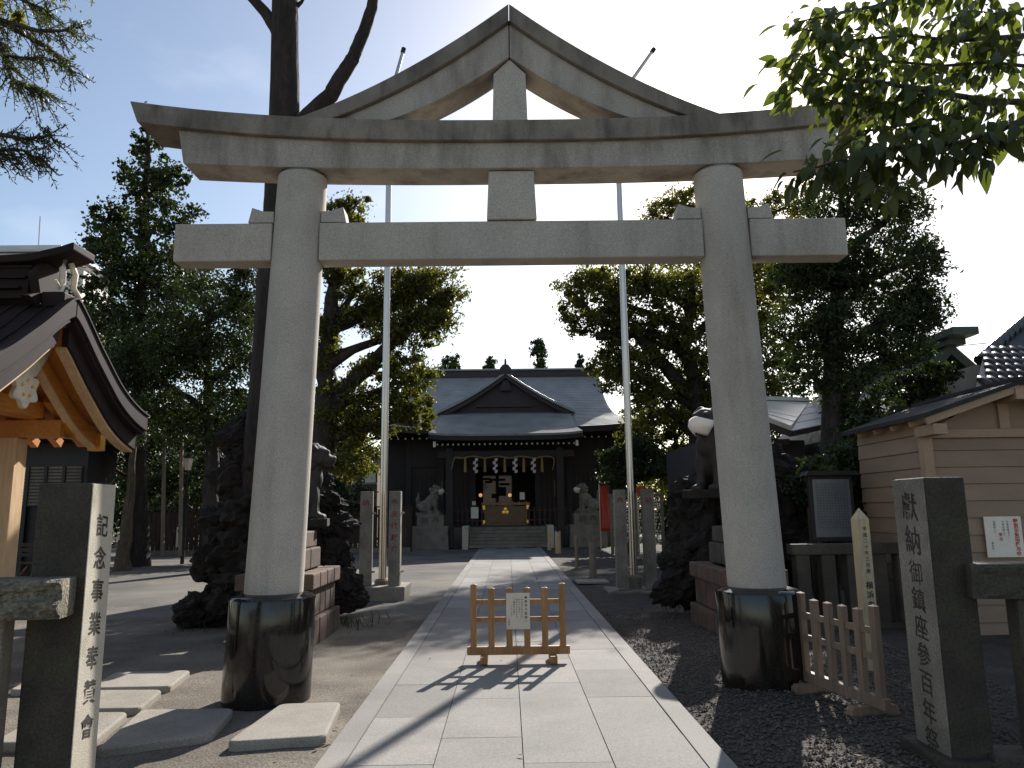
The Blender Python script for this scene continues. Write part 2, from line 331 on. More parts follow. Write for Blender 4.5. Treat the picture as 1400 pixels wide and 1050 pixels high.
PX0, PX1 = -1.328, 1.506
path = sheet('path', PX0, PX1, 1.0, 35.6, -.018, MT['joint'])
KW = .19; SWD = (PX1-PX0-2*KW)/4; SL = 1.2
smesh = {}
for v_ in range(6):
    smesh[v_] = MB().box((0, 0, -.03), (SWD-.007, SL-.007, .06)).mesh('paving_slab', MT['slab'])
for c in range(4):
    off = 0 if c % 2 else .6
    for r_ in range(-1, 30):
        y0 = 1.28+off+r_*SL
        if y0+SL > 35.6 or y0 < .9: continue
        link('paving_slab', smesh[rng.randrange(6)], path, (PX0+KW+SWD*(c+.5), y0+SL/2, .018+rng.uniform(-.0015, .0015)), (rng.uniform(-.0007, .0007), rng.uniform(-.001, .001), 0))
kmesh = MB().box((0, 0, -.04), (KW-.006, 2.393, .09)).mesh('kerb_stone', MT['slab'])
for s_, x in ((0, PX0+KW/2), (1, PX1-KW/2)):
    for r_ in range(14):
        link('kerb_stone', kmesh, path, (x, 1.2+(1.5 if s_ else 0)+1.195+r_*2.393, .022))

# stepping slabs on the left
def steps_slab(pts, label, h=.055):
    c = sum((Vector((p[0], p[1], 0)) for p in pts), Vector((0, 0, 0)))/len(pts)
    ol = []; n = len(pts); P2 = [Vector((p[0], p[1])) for p in pts]
    for i in range(n):
        a, b, d = P2[i-1], P2[i], P2[(i+1) % n]; u, v = (a-b).normalized()*.085, (d-b).normalized()*.085
        for t in (0, .25, .5, .75, 1): ol.append(b+u*(1-t)**2+v*t**2)
    n = len(ol); mb = MB().add([(p.x-c.x, p.y-c.y, z) for z in (-.03, h) for p in ol], [tuple(range(n)), tuple(range(2*n-1, n-1, -1))]+[(k, (k+1) % n, (k+1) % n+n, k+n) for k in range(n)])
    o = mb.build('stepping_slab', MT['step'], bevel=.022, seg=3); o.location = (c.x, c.y, 0)
    tag(o, label, 'stepping stone', 'stepping slabs on the sandy ground'); return o
steps_slab([(-1.39, 6.02), (-1.50, 7.06), (-2.03, 7.02), (-2.10, 5.90)][::-1], 'nearest pale stepping slab beside the paved path, fully sunlit on top', .065)
steps_slab([(-2.30, 6.15), (-2.40, 6.93), (-3.21, 6.93), (-3.0, 5.80)][::-1], 'large stepping slab half in shade, left of the black pillar foot')
steps_slab([(-3.13, 6.0), (-3.28, 6.86), (-4.0, 6.86), (-3.9, 6.0)][::-1], 'stepping slab just behind the inscribed left gatepost, mostly hidden')
steps_slab([(-3.24, 6.97), (-3.36, 7.68), (-4.1, 7.70), (-4.0, 6.97)][::-1], 'sunlit stepping slab in the middle of the left row, narrow end to the pillar')
steps_slab([(-3.35, 7.80), (-3.46, 8.58), (-4.25, 8.52), (-4.15, 7.78)][::-1], 'farthest wide stepping slab, striped by a shadow, towards the courtyard')
steps_slab([(-4.2, 7.72), (-4.33, 8.3), (-5.0, 8.3), (-4.9, 7.75)][::-1], 'small end of a stepping slab peeping past the left gatepost')

# ------------------------------------------------------------------ the torii
TX, TY = .07, 7.48
tor = thing('torii_gate', 'large pale granite torii gate with a triangular gable over its lintel', 'torii gate', (TX, TY, 0))
for s_ in (-1, 1):
    lean = (2.199-2.335)/(5.162-.969)*s_; x0 = TX+s_*2.335-lean*.969
    prof = []
    for i in range(25):
        z = .90+(5.198-.90)*i/24; k = (z-.969)/(5.162-.969); prof.append((.2748+(.2528-.2748)*k, z))
    pl = MB().lathe(prof, (x0, TY), 64, (lean, 0)).build('pillar', MT['torii'], tor, smooth=True, angle=40)
    prof2 = [(.225, 5.19), (.225, 5.23)]
    MB().lathe(prof2, (x0, TY), 32, (lean, 0)).build('pillar_neck', MT['cap'], pl)
    bx = x0+lean*.5
    bz = 0
    pr = [(.405, -.1), (.405, .3), (.402, .6), (.40, .915), (.392, .935), (.33, .955), (.279, .972), (.2, .972)]
    MB().lathe(pr, (bx-lean*.5, TY), 72, (lean, 0)).build('pillar_base', MT['black'], pl, smooth=True, angle=50)
# lower tie beam
pc = 2.335-(4.47-.969)*.03244
for a_, b_ in ((-3.46, -pc-.243), (-pc+.243, pc-.243), (pc+.243, 3.46)):
    MB().b(TX+a_, TX+b_, 7.355, 7.605, 4.266, 4.67).build('tie_beam', MT['torii'], tor, bevel=.012)
MB().b(TX-pc-.3, TX+pc+.3, 7.44, 7.52, 4.30, 4.64).build('tie_beam_tenon', MT['cap'], tor)
# wedges
for s_ in (-1, 1):
    zc = 4.75; cx = s_*(2.335-(zc-.969)*.03244); r_ = .256
    for q in (-1, 1):
        a = cx+q*(r_-.03); b_ = cx+q*(r_+.23)
        x_in, x_out = TX+a, TX+b_
        x_in = TX+cx+q*(r_-.012); pr = [(x_in, 4.680), (x_out+q*.02, 4.680), (x_out-q*.015, 4.845), (x_out-q*.13, 4.805), (x_in, 4.80)]
        if q < 0: pr = pr[::-1]
        MB().prism(pr, 7.37, 7.59).build('wedge', MT['torii'], tor, bevel=.006)
# lintel (lower) with slanted ends and the curved cap
def sag(u): return abs(u)**2.6
n = 24; us = [-1+2*i/n for i in range(n+1)]
top = [(TX+u*3.455, 5.54+.13*sag(u)) for u in us]; bot = [(TX+u*3.385, 5.215+.085*sag(u)) for u in us]
MB().strip(top, bot, 7.28, 7.70).build('lintel', MT['torii_w'], tor, bevel=.01)
top = [(TX+u*3.95, 5.72+.245*sag(u)) for u in us]; bot = [(TX+u*3.86, 5.495+.235*sag(u)) for u in us]
cp = MB().strip(top, bot, 7.215, 7.765).build('lintel_cap', MT['cap'], tor, bevel=.01)
# posts in the middle
def frust(cx, y0, y1, z0, z1, wb, wt, db=0):
    return [(cx-wb/2, y0, z0), (cx+wb/2, y0, z0), (cx+wb/2, y1, z0), (cx-wb/2, y1, z0), (cx-wt/2, y0, z1), (cx+wt/2, y0, z1), (cx+wt/2, y1, z1), (cx-wt/2, y1, z1)]
MB().hexa(frust(TX+.005, 7.33, 7.63, 4.679, 5.206, .515, .47)).build('gable_tablet_post', MT['torii'], tor, bevel=.008)
MB().prism([(TX-.185, 5.73), (TX+.185, 5.73), (TX+.17, 6.30), (TX, 6.47), (TX-.17, 6.30)], 7.32, 7.64).build('king_post', MT['torii'], tor, bevel=.006)
MB().b(TX-.06, TX+.06, 7.40, 7.60, 6.50, 6.98).build('gable_seam_blocker', MT['cap'], tor)  # added slab inside the gable seam, keeps sky light from showing through
# two sloping gable beams, each with its cap
for s_ in (-1, 1):
    m_ = 16
    def line_(z0, x1, sg, x00=0.004):
        return [(TX+s_*(x00+(x1-x00)*t), z0+(5.745-z0)*t-sg*4*t*(1-t)*.5) for t in [i/m_ for i in range(m_+1)]]
    capt, capb, bmb = line_(7.06, 2.27, .24), line_(6.86, 1.88, .2), line_(6.475, 1.32, .14)
    gb = MB().strip(capb, bmb, 7.285, 7.69).build('gable_beam', MT['torii_w'], tor, bevel=.008)
    MB().strip(capt, capb, 7.225, 7.745).build('gable_cap', MT['cap'], gb, bevel=.01)

# ------------------------------------------------------------------ flagpoles between stone posts
def flagpole(x, y, label, side, top_z, arm_to, gz, txtL, txtR):
    t = thing('flagpole', label, 'flagpole', (x, y, gz), 'flagpoles between stone posts')
    MB().tube([(x, y, gz+.1), (x, y, 4), (x, y, top_z)], [.083, .078, .06], 20).build('pole', MT['steel'], t, smooth=True, angle=50)
    a = Vector((x, y, top_z-.05)); b_ = Vector(arm_to)
    am = MB().tube([a, b_], [.05, .04], 10).build('flag_arm', MT['steel'], t, smooth=True, angle=50)
    MB().tube([b_-(b_-a).normalized()*.04, b_+(b_-a).normalized()*.08], .055, 10).build('end_cap', MT['ink'], am)
    MB().b(x-.62, x+.55, y-.62, y+.45, gz-.1, gz+(.22 if side < 0 else .06)).build('plinth', MT['stone'], t, bevel=.015)
    MB().lathe([(.17, gz+.05), (.17, gz+.3), (.12, gz+.34)], (x, y), 24).build('pole_collar', MT['stone'], t)
    for q, tx in ((-1, txtL), (1, txtR)):
        px = x+q*.30
        p = MB().b(px-.12, px+.12, y-.42, y-.18, gz+.1, gz+2.15).build('stone_post', MT['stone'], t, bevel=.012)
        MB().tube([(px-.05, y-.3, gz+1.7), (px+.19, y-.3, gz+1.7)], .02, 8).build('bolt', MT['steel'], p)
        MB().tube([(px-.05, y-.3, gz+.5), (px+.19, y-.3, gz+.5)], .02, 8).build('bolt', MT['steel'], p)
        lm = MB(); letters(lm, tx, (px, y-.424, gz+1.92), (1, 0, 0), (0, 0, -1), .15, .24, .014)
        li = lm.build('inscription', MT['rust'], p); li['kind'] = 'stuff'
    return t
flagpole(-2.66, 16.3, 'tall steel flagpole on the left, its two stone posts on a raised plinth', -1, at(546, 130, 16.3).z, at(551, 70, 16.3), 0, '納', '奉永代献灯')
flagpole(2.70, 16.6, 'tall steel flagpole on the right, its stone posts on gravel in shade', 1, at(838, 138, 16.6).z, at(892, 70, 16.6), -.02, '奉', '納')

# ------------------------------------------------------------------ picket barriers
def barrier(name, label, mt, sheet_=False, n=6, wd=1.02, hi=.86, group='low wooden picket barriers'):
    t = thing(name, label, 'barrier', group=group)
    ps = wd/(n-1)
    for i in range(n):
        x = -wd/2+ps*i; h = hi if i in (0, n-1) else hi-.045
        p = MB().b(x-.035, x+.035, -.026, .026, .17, h)
        p.add([(x-.035, -.026, h), (x+.035, -.026, h), (x+.035, .026, h), (x-.035, .026, h), (x, 0, h+.014)], [(0, 1, 4), (1, 2, 4), (2, 3, 4), (3, 0, 4)])
        p.build('picket', mt, t, local=True, bevel=.004)
    for z in (.47, .665):
        for i in range(n-1):
            pass
        MB().b(-wd/2, wd/2, -.012, .016, z-.027, z+.027).build('rail', mt, t, local=True, bevel=.003)
    MB().b(-wd/2-.075, wd/2+.075, -.03, .03, .085, .175).build('bottom_rail', mt, t, local=True, bevel=.004)
    for x in (-.39, .39):
        MB().prism([(-.19, 0), (.19, 0), (.21, .025), (.21, .065), (.185, .09), (-.185, .09), (-.21, .065), (-.21, .025)], x-.04, x+.04, 'X').build('foot', mt, t, local=True, bevel=.004)
    return t
bar = barrier('picket_barrier', 'fresh cypress picket barrier with a pinned notice, standing across the paved path', MT['wood'])
bar.location = (.105, 8.93, .02)
ns = MB().b(-.135, .135, -.036, -.029, .365, .765).build('notice_sheet', MT['card'], bar, local=True)
lm = MB()
letters(lm, '●参拝の皆様へ', (.09, -.0375, .715), (1, 0, 0), (0, 0, -1), .035, .044, .01)
for k, (s_, x, z) in enumerate((('感染症予防のため', .045, .69), ('手水の使用を', .015, .69), ('停止しております', -.015, .69), ('ご理解をお願い', -.045, .69), ('いたします', -.075, .62), ('社務所', -.105, .47))):
    letters(lm, s_, (x, -.0375, z), (1, 0, 0), (0, 0, -1), .021, .027, .006)
lm.build('notice_text', MT['ink'], ns, local=True)
bar2 = barrier('picket_barrier', 'weathered picket barrier set aside on the gravel next to the right pillar', MT['woodr'])
bar2.location = (2.80, 6.66, .075); bar2.rotation_euler.z = R(-79)

# ------------------------------------------------------------------ foreground gateposts with stone fences
def rough_beam(x0, x1, y0, y1, z0, z1, ang, piv, seed, rough=.03, nx=46, nz=10):
    r_ = random.Random(seed); mb = MB(); vs_ = []
    M_ = Matrix.Rotation(ang, 3, 'Z')
    def T(x, y, z): return M_ @ Vector((x, y, z))+Vector((piv[0], piv[1], 0))
    ring = []
    for i in range(nx+1):
        x = x0+(x1-x0)*i/nx; row = []
        for j in range(nz+1):
            z = z0+(z1-z0)*j/nz; d = rough*(noise.noise(Vector((x*9, z*14, seed)))+.6*noise.noise(Vector((x*26, z*30, seed)))) if 0 < j < nz else .2*rough*noise.noise(Vector((x*12, j, seed)))
            row.append(T(x, y0+d*1.3-(.01 if 0 < j < nz else 0), z))
        row.append(T(x, y1, z1)); row.append(T(x, y1, z0)); ring.append(row)
    m_ = nz+3; vs_ = [p for r in ring for p in r]
    fs = [(i*m_+j, i*m_+(j+1) % m_, (i+1)*m_+(j+1) % m_, (i+1)*m_+j) for i in range(nx) for j in range(m_)]
    fs += [tuple(range(m_)), tuple(nx*m_+j for j in range(m_-1, -1, -1))]
    return mb.add(vs_, fs)
# left
A = at(128, 660, 5.0); zt = A.z
lf = thing('stone_fence', 'low stone fence with an inscribed sunlit gatepost at the left edge', 'stone fence', (-2.91, 5.15, 0))
x0, x1, y0, y1 = -3.09, -2.728, 5.0, 5.29
gp = MB().b(x0, x1-.006, y0, y1, -.1, zt).build('gatepost', MT['inner'], lf, bevel=.015)  # front in darker mossy stone, its shade put into the colour
fc = MB().b(x1-.006, x1, y0, y1, -.1, zt-.006).build('lit_face', MT['palestone'], gp, bevel=.002)  # sunward side of the post, sunlight put into the paler colour
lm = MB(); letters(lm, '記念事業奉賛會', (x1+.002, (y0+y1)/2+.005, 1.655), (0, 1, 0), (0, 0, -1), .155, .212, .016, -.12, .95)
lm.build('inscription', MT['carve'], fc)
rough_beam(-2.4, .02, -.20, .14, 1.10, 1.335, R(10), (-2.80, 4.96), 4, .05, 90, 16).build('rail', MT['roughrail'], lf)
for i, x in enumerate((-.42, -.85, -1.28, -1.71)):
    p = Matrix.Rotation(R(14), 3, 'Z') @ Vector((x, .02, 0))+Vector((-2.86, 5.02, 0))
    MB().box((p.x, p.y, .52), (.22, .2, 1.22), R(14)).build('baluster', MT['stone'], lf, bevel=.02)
MB().box((-3.9, 4.78, .03), (2.3, .3, .2), R(14)).build('sill', MT['inner'], lf, bevel=.015)
# right
rf = thing('stone_fence', 'low stone fence with an inscribed shaded gatepost at the right edge', 'stone fence', (2.89, 5.2, 0))
x0, x1, y0, y1 = 2.755, 3.035, 5.0, 5.40; zt = 1.905
gp = MB().b(x0+.006, x1, y0, y1, -.1, zt).build('gatepost', MT['inner'], rf, bevel=.015)
fc = MB().b(x0, x0+.006, y0, y1, -.1, zt-.006).build('lit_face', MT['stone'], gp, bevel=.002)  # lighter side of the post, light put into the colour
lm = MB()
letters(lm, '獻納', (x0-.002, (y0+y1)/2, 1.715), (0, -1, 0), (0, 0, -1), .20, .225, .012, -.1)
letters(lm, '御鎮座參百年祭', (x0-.002, (y0+y1)/2, 1.275), (0, -1, 0), (0, 0, -1), .165, .178, .012, -.1)
lm.build('inscription', MT['carve'], fc)
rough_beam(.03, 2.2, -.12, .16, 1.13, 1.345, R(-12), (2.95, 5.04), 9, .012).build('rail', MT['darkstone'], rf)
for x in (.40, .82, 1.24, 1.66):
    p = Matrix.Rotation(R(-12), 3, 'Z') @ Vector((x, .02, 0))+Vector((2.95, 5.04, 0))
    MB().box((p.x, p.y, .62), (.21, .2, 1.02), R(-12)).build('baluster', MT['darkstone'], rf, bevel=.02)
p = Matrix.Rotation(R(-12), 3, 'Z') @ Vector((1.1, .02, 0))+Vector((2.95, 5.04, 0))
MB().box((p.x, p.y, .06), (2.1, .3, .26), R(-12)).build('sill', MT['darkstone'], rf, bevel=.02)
MB().b(2.68, 3.12, 4.9, 5.5, -.1, .16).build('post_footing', MT['inner'], rf, bevel=.02)

# ------------------------------------------------------------------ leaves, trees
def leaf_quads(C, L, W, rs, down=.25):
    n = len(C)
    d = rs.normal(size=(n, 3)); d[:, 2] -= down; d /= np.linalg.norm(d, axis=1)[:, None]
    q = rs.normal(size=(n, 3)); q[:, 2] += .8; s_ = np.cross(d, q); s_ /= np.linalg.norm(s_, axis=1)[:, None]+1e-9
    nn = np.cross(s_, d)
    l = (L*(.6+.8*rs.rand(n)))[:, None]; w_ = l*W
    V = np.stack([C-d*l*.5, C+s_*w_*.5+nn*l*.10, C+d*l*.5, C-s_*w_*.5+nn*l*.10], 1)
    return V
def crown_mesh(name, blobs, n, leaf, m, seed, wide=.55, clump=90, cr=.24, inner=.3, down=.25, stray=.06):
    rs = np.random.RandomState(seed)
    ar = np.array([(b[3]*b[4]+b[4]*b[5]+b[3]*b[5]) for b in blobs]); ar /= ar.sum(); P = []
    for b, a in zip(blobs, ar):
        k = max(5, int(n*a/clump)); c = np.array(b[:3], float); r_ = np.array(b[3:6], float)
        d = rs.normal(size=(k, 3)); d /= np.linalg.norm(d, axis=1)[:, None]
        rad = (inner+(1-inner)*rs.rand(k)**.6)*(.82+.36*rs.rand(k))
        cc = c+d*rad[:, None]*r_
        cs = cr*r_.mean()*(.5+.9*rs.rand(k))
        m_ = (rs.poisson(clump, k)).clip(4)
        for q in range(k):
            g = rs.normal(size=(m_[q], 3))*cs[q]*np.array([.62, .62, .42]); P.append(cc[q]+g)
        ns_ = int(n*a*stray); d = rs.normal(size=(ns_, 3)); d /= np.linalg.norm(d, axis=1)[:, None]
        P.append(c+d*r_*(.7+.42*rs.rand(ns_))[:, None])
    P = np.concatenate(P); V = leaf_quads(P, leaf, wide, rs, down).reshape(-1, 3)
    F = np.arange(len(V)).reshape(-1, 4)
    me = bpy.data.meshes.new(name); me.from_pydata(V, [], F.tolist()); me.materials.append(m)
    return me
def limb(mb, a, b, r0, r1, rg, bend=.15, n=7, k=7):
    a, b = Vector(a), Vector(b); L = (b-a).length
    o = Vector((rg.uniform(-1, 1), rg.uniform(-1, 1), rg.uniform(-.2, .8)))*L*bend
    pts = [a+(b-a)*t+o*4*t*(1-t)*.5+Vector((rg.uniform(-1, 1), rg.uniform(-1, 1), rg.uniform(-1, 1)))*L*.02*(0 < i < n) for i, t in enumerate([j/n for j in range(n+1)])]
    mb.tube(pts, [r0+(r1-r0)*i/n for i in range(n+1)], k, jit=.06, rng=rg)
    return pts
def PB(px, py, rx, ry, Y, dy=None):
    """blob seen at (px,py) with half sizes rx, ry in photo pixels, at distance Y"""
    c = at(px, py, Y); s_ = Y/FOC*1.02
    return (c.x, c.y, c.z, rx*s_, (dy if dy else rx*s_), ry*s_)
def tree(name, label, base, blobs, n, leaf, lm, seed, r=.25, bark='bark', path=None, group=None, cat='tree', limbs=None, **kw):
    t = thing(name, label, cat, base, group); rg = random.Random(seed); mb = MB()
    top = max(b[2] for b in blobs)
    if path is None:
        bx = sum(b[0] for b in blobs)/len(blobs); by = sum(b[1] for b in blobs)/len(blobs)
        path = [Vector(base), Vector(base)*.6+Vector((bx, by, base[2]))*.4+Vector((0, 0, (top-base[2])*.45)), Vector((bx, by, top))]
    path = [Vector(p) for p in path]
    pts = []
    for i in range(len(path)-1):
        for j in range(5):
            k = j/5; pts.append(path[i].lerp(path[i+1], k)+Vector((rg.uniform(-1, 1), rg.uniform(-1, 1), 0))*r*.18*(i+j > 0))
    pts.append(path[-1]); N_ = len(pts)
    mb.tube([pts[0]-Vector((0, 0, .15))]+pts, [r*1.55]+[r*(1.25 if i == 0 else 1)*(1-.8*(i/(N_-1))**1.2) for i in range(N_)], 12, jit=.07, rng=rg)
    for L_ in (limbs or []):
        p_ = [Vector(q) for q in L_[0]]
        for i in range(len(p_)-1): limb(mb, p_[i], p_[i+1], L_[1]*(1-.5*i/max(1, len(p_)-1)), L_[1]*(1-.5*(i+1)/max(1, len(p_)-1)), rg, .05, 6, 9)
    for b in blobs:
        c = Vector(b[:3]); rb = Vector(b[3:6])
        zt_ = c.z-rb.z*.6
        a = min(pts, key=lambda q: abs(q.z-max(zt_-(q-c).xy.length*.3, base[2]+.8)))
        e = limb(mb, a, c, r*.42, r*.12, rg, .12)
        for _ in range(5):
            d = Vector((rg.gauss(0, 1), rg.gauss(0, 1), rg.gauss(.2, .8))).normalized()
            limb(mb, e[rg.randint(3, 7)], c+Vector((d.x*rb.x, d.y*rb.y, d.z*rb.z))*.85, r*.12, r*.03, rg, .15, 5, 5)
    mb.build('trunk', MT[bark], t, smooth=True)
    me = crown_mesh('crown', blobs, n, leaf, lm, seed, **kw); me.transform(Matrix.Translation(-Vector(base)))
    link('crown', me, t)
    return t

# bare trunk behind the left pillar, its crown out of the frame
Yt = 13.0
tp = [Vector((-4.3, Yt, -.05)), at(372, 300, Yt)+Vector((.14, 0, 0)), at(389, 165, Yt), at(390, 0, Yt), at(392, -120, Yt), at(385, -190, Yt)]
bt = thing('bare_trunk_tree', 'tall dark bare trunk rising behind the left torii pillar, forked above the lintel', 'tree', (-4.3, Yt, -.05))
mb = MB(); rg = random.Random(8)
pts = []
for i in range(len(tp)-1):
    for j in range(6): pts.append(tp[i].lerp(tp[i+1], j/6))
pts.append(tp[-1]); mb.tube(pts, [.34-.16*(i/(len(pts)-1)) for i in range(len(pts))], 16, jit=.045, rng=rg)
def px_limb(mb, pp, Y, r0, r1, dY=0):
    q = [at(x, y, Y+dY*i/len(pp)) for i, (x, y) in enumerate(pp)]
    P_ = []
    for i in range(len(q)-1):
        for j in range(4): P_.append(q[i].lerp(q[i+1], j/4))
    P_.append(q[-1]); mb.tube(P_, [r0+(r1-r0)*i/(len(P_)-1) for i in range(len(P_))], 10, jit=.05, rng=rg)
px_limb(mb, [(384, 52), (374, 35), (362, 16), (343, -5), (318, -40), (300, -90)], Yt, .13, .07)
px_limb(mb, [(396, 190), (422, 158), (452, 130), (463, 110), (482, 80), (497, 45), (508, 12), (513, -20), (510, -70)], Yt-.1, .17, .085, -.3)
px_limb(mb, [(461, 113), (462, 101), (464, 98)], Yt-.2, .05, .02)
px_limb(mb, [(406, 8), (412, 3), (418, -6)], Yt, .05, .02)
mb.build('trunk', MT['bark'], bt, smooth=True)
me = crown_mesh('crown', [PB(350, -260, 150, 70, Yt), PB(520, -230, 110, 70, Yt-.5)], 3500, .1, MT['L_dark'], 21); me.transform(Matrix.Translation(-bt.location)); link('crown', me, bt)

tree('ginkgo_tree', 'tall narrow green tree standing left of the torii, its tip beside the lintel end', (-12.9, 27, -.05),
     [PB(207, 165, 16, 26, 26), PB(205, 205, 26, 26, 26), PB(200, 250, 42, 32, 26), PB(232, 240, 28, 20, 26), PB(225, 300, 48, 30, 26), PB(150, 300, 34, 30, 26), PB(190, 345, 60, 36, 26), PB(140, 330, 30, 30, 26),
      PB(225, 380, 70, 40, 26), PB(150, 410, 55, 45, 26), PB(215, 460, 80, 50, 26)], 24000, .13, MT['L_gink'], 31, .3, path=[(-12.9, 27, -.05), at(190, 450, 26), at(203, 165, 26)], wide=.8, cr=.19, clump=34, stray=.12)
tree('broadleaf_tree', 'dark dense tree filling the gap left of the torii pillar', (-9.2, 24, -.05),
     [PB(290, 420, 75, 50, 24), PB(345, 400, 45, 50, 24), PB(250, 480, 80, 50, 24), PB(330, 490, 60, 60, 24), PB(200, 510, 60, 40, 24), PB(300, 560, 80, 50, 24), PB(210, 570, 60, 40, 24)], 30000, .13, MT['L_gink'], 32, .3, cr=.28)
tree('broadleaf_tree', 'shadowy tree low behind the pavilion roof, left of the lamp post', (-14.0, 29, -.05),
     [PB(150, 470, 60, 60, 29), PB(140, 560, 70, 55, 29), PB(210, 600, 65, 45, 29), PB(120, 620, 50, 40, 29)], 16000, .15, MT['L_dark'], 33, .22, bark='bark2', cr=.28)
tree('camphor_tree', 'spreading camphor tree with golden leaves between the left pillar and shrine hall', (-5.2, 20, -.05),
     [PB(478, 285, 34, 24, 20), PB(585, 395, 50, 32, 20), PB(545, 400, 50, 34, 20), PB(600, 430, 35, 30, 20), PB(555, 450, 55, 26, 20), PB(490, 420, 34, 40, 20), PB(470, 375, 32, 20, 20), PB(520, 500, 34, 18, 20),
      PB(560, 520, 38, 40, 20), PB(520, 560, 50, 38, 20), PB(570, 570, 28, 24, 20), PB(470, 560, 40, 50, 20), PB(490, 620, 40, 34, 20), PB(440, 470, 26, 60, 20)], 42000, .105, MT['L_camp'], 34, .36,
     path=[(-5.2, 20, -.05), at(447, 560, 20), at(447, 470, 20), at(460, 370, 20), at(478, 290, 20)], limbs=[([at(450, 565, 20), at(480, 522, 20), at(515, 490, 19.9), at(545, 460, 19.8), at(580, 420, 19.8)], .25), ([at(447, 480, 20), at(470, 420, 20), at(500, 385, 20)], .12)], cr=.25, clump=80)
tree('camphor_tree', 'large camphor tree whose forked trunk shows left of the right pillar', (6.6, 28, -.05),
     [PB(815, 395, 50, 34, 28), PB(870, 390, 50, 34, 28), PB(925, 400, 44, 40, 28), PB(795, 430, 32, 30, 28), PB(850, 440, 50, 36, 28), PB(915, 470, 44, 40, 28),
      PB(870, 510, 44, 38, 28), PB(835, 500, 34, 40, 28), PB(905, 550, 40, 34, 28), PB(960, 520, 40, 50, 28), PB(990, 420, 50, 60, 28), PB(1040, 400, 50, 50, 28), PB(1050, 500, 50, 60, 28)], 50000, .15, MT['L_camp'], 35, .36,
     path=[(6.6, 28, -.05), at(955, 560, 28), at(938, 480, 28), at(945, 410, 28), at(946, 375, 28)], limbs=[([at(948, 545, 28), at(905, 495, 28), at(870, 455, 28), at(815, 460, 27.8)], .3), ([at(945, 440, 28), at(915, 380, 28)], .13)], cr=.25, clump=80)
tree('evergreen_tree', 'tall dark evergreen to the right of the torii, above the small house roof', (7.0, 16.5, -.05),
     [PB(1160, 275, 60, 40, 16.5), PB(1225, 285, 52, 44, 16.5), PB(1258, 420, 44, 40, 16.5), PB(1130, 360, 60, 46, 16.5), PB(1200, 370, 80, 50, 16.5), PB(1250, 420, 42, 40, 16.5), PB(1105, 440, 50, 50, 16.5), PB(1170, 450, 80, 55, 16.5),
      PB(1230, 480, 45, 34, 16.5), PB(1105, 508, 40, 32, 16.5), PB(1175, 540, 50, 46, 16.5), PB(1090, 378, 38, 38, 16.5), PB(1105, 372, 34, 34, 16.9), PB(1130, 350, 34, 34, 15.8), PB(1265, 350, 26, 26, 16.5), PB(1170, 580, 34, 28, 16.5)], 46000, .105, MT['L_dark'], 36, .3, cr=.19, clump=34, stray=.2, wide=.42, path=[(7.0, 16.5, -.05), at(1140, 480, 16.5), at(1150, 270, 16.5)])
tree('evergreen_tree', 'leafy shrub tree beside the notice board, between small roof and cream house', (5.9, 14.0, -.05),
     [PB(1112, 650, 34, 24, 14), PB(1090, 680, 24, 32, 14), PB(1165, 628, 30, 26, 13.5), PB(1090, 720, 22, 30, 14), PB(1165, 650, 34, 40, 12.6), PB(1200, 640, 26, 40, 12.4), PB(1205, 590, 34, 22, 12.8), PB(1185, 700, 30, 50, 12.2), PB(1150, 690, 36, 50, 12.4), PB(1120, 665, 34, 34, 12.8)], 40000, .09, MT['L_dark'], 37, .1, cr=.28)
tree('evergreen_tree', 'bright sunlit bush in front of the green gabled building', (10.3, 17.5, -.05),
     [PB(1275, 515, 34, 20, 17.5), PB(1240, 530, 40, 22, 17.5)], 4200, .11, MT['L_gink'], 38, .12)
tree('evergreen_tree', 'low green tree beside the right end of the shrine hall', (4.9, 31, -.05),
     [PB(840, 624, 26, 13, 31), PB(880, 614, 30, 18, 31), PB(915, 636, 34, 22, 31), PB(880, 640, 44, 16, 31), PB(850, 648, 28, 14, 31)], 15000, .14, MT['L_gink'], 39, .16)
tree('evergreen_tree', 'yellowish round-topped tree behind the right flagpole', (7.2, 34, -.05),
     [PB(910, 580, 26, 22, 34), PB(935, 600, 30, 36, 34), PB(890, 560, 30, 26, 34), PB(960, 560, 40, 40, 34), PB(985, 600, 40, 50, 34), PB(870, 590, 30, 30, 34), PB(930, 650, 60, 30, 34)], 26000, .15, MT['L_camp'], 40, .18)
tree('broadleaf_tree', 'shaded tree at the back of the yard right of the lamp post', (-10.5, 30.5, -.05),
     [PB(320, 640, 60, 40, 30.5), PB(280, 590, 50, 44, 30.5), PB(350, 590, 50, 50, 30.5), PB(390, 650, 40, 40, 30.5)], 12000, .15, MT['L_dark'], 41, .2)
tree('broadleaf_tree', 'dark bush in front of the brown house behind the camphor trunk', (-7.6, 33, -.05),
     [PB(440, 660, 40, 34, 33), PB(480, 680, 30, 22, 33), PB(420, 610, 40, 40, 33)], 8000, .15, MT['L_dark'], 42, .15)
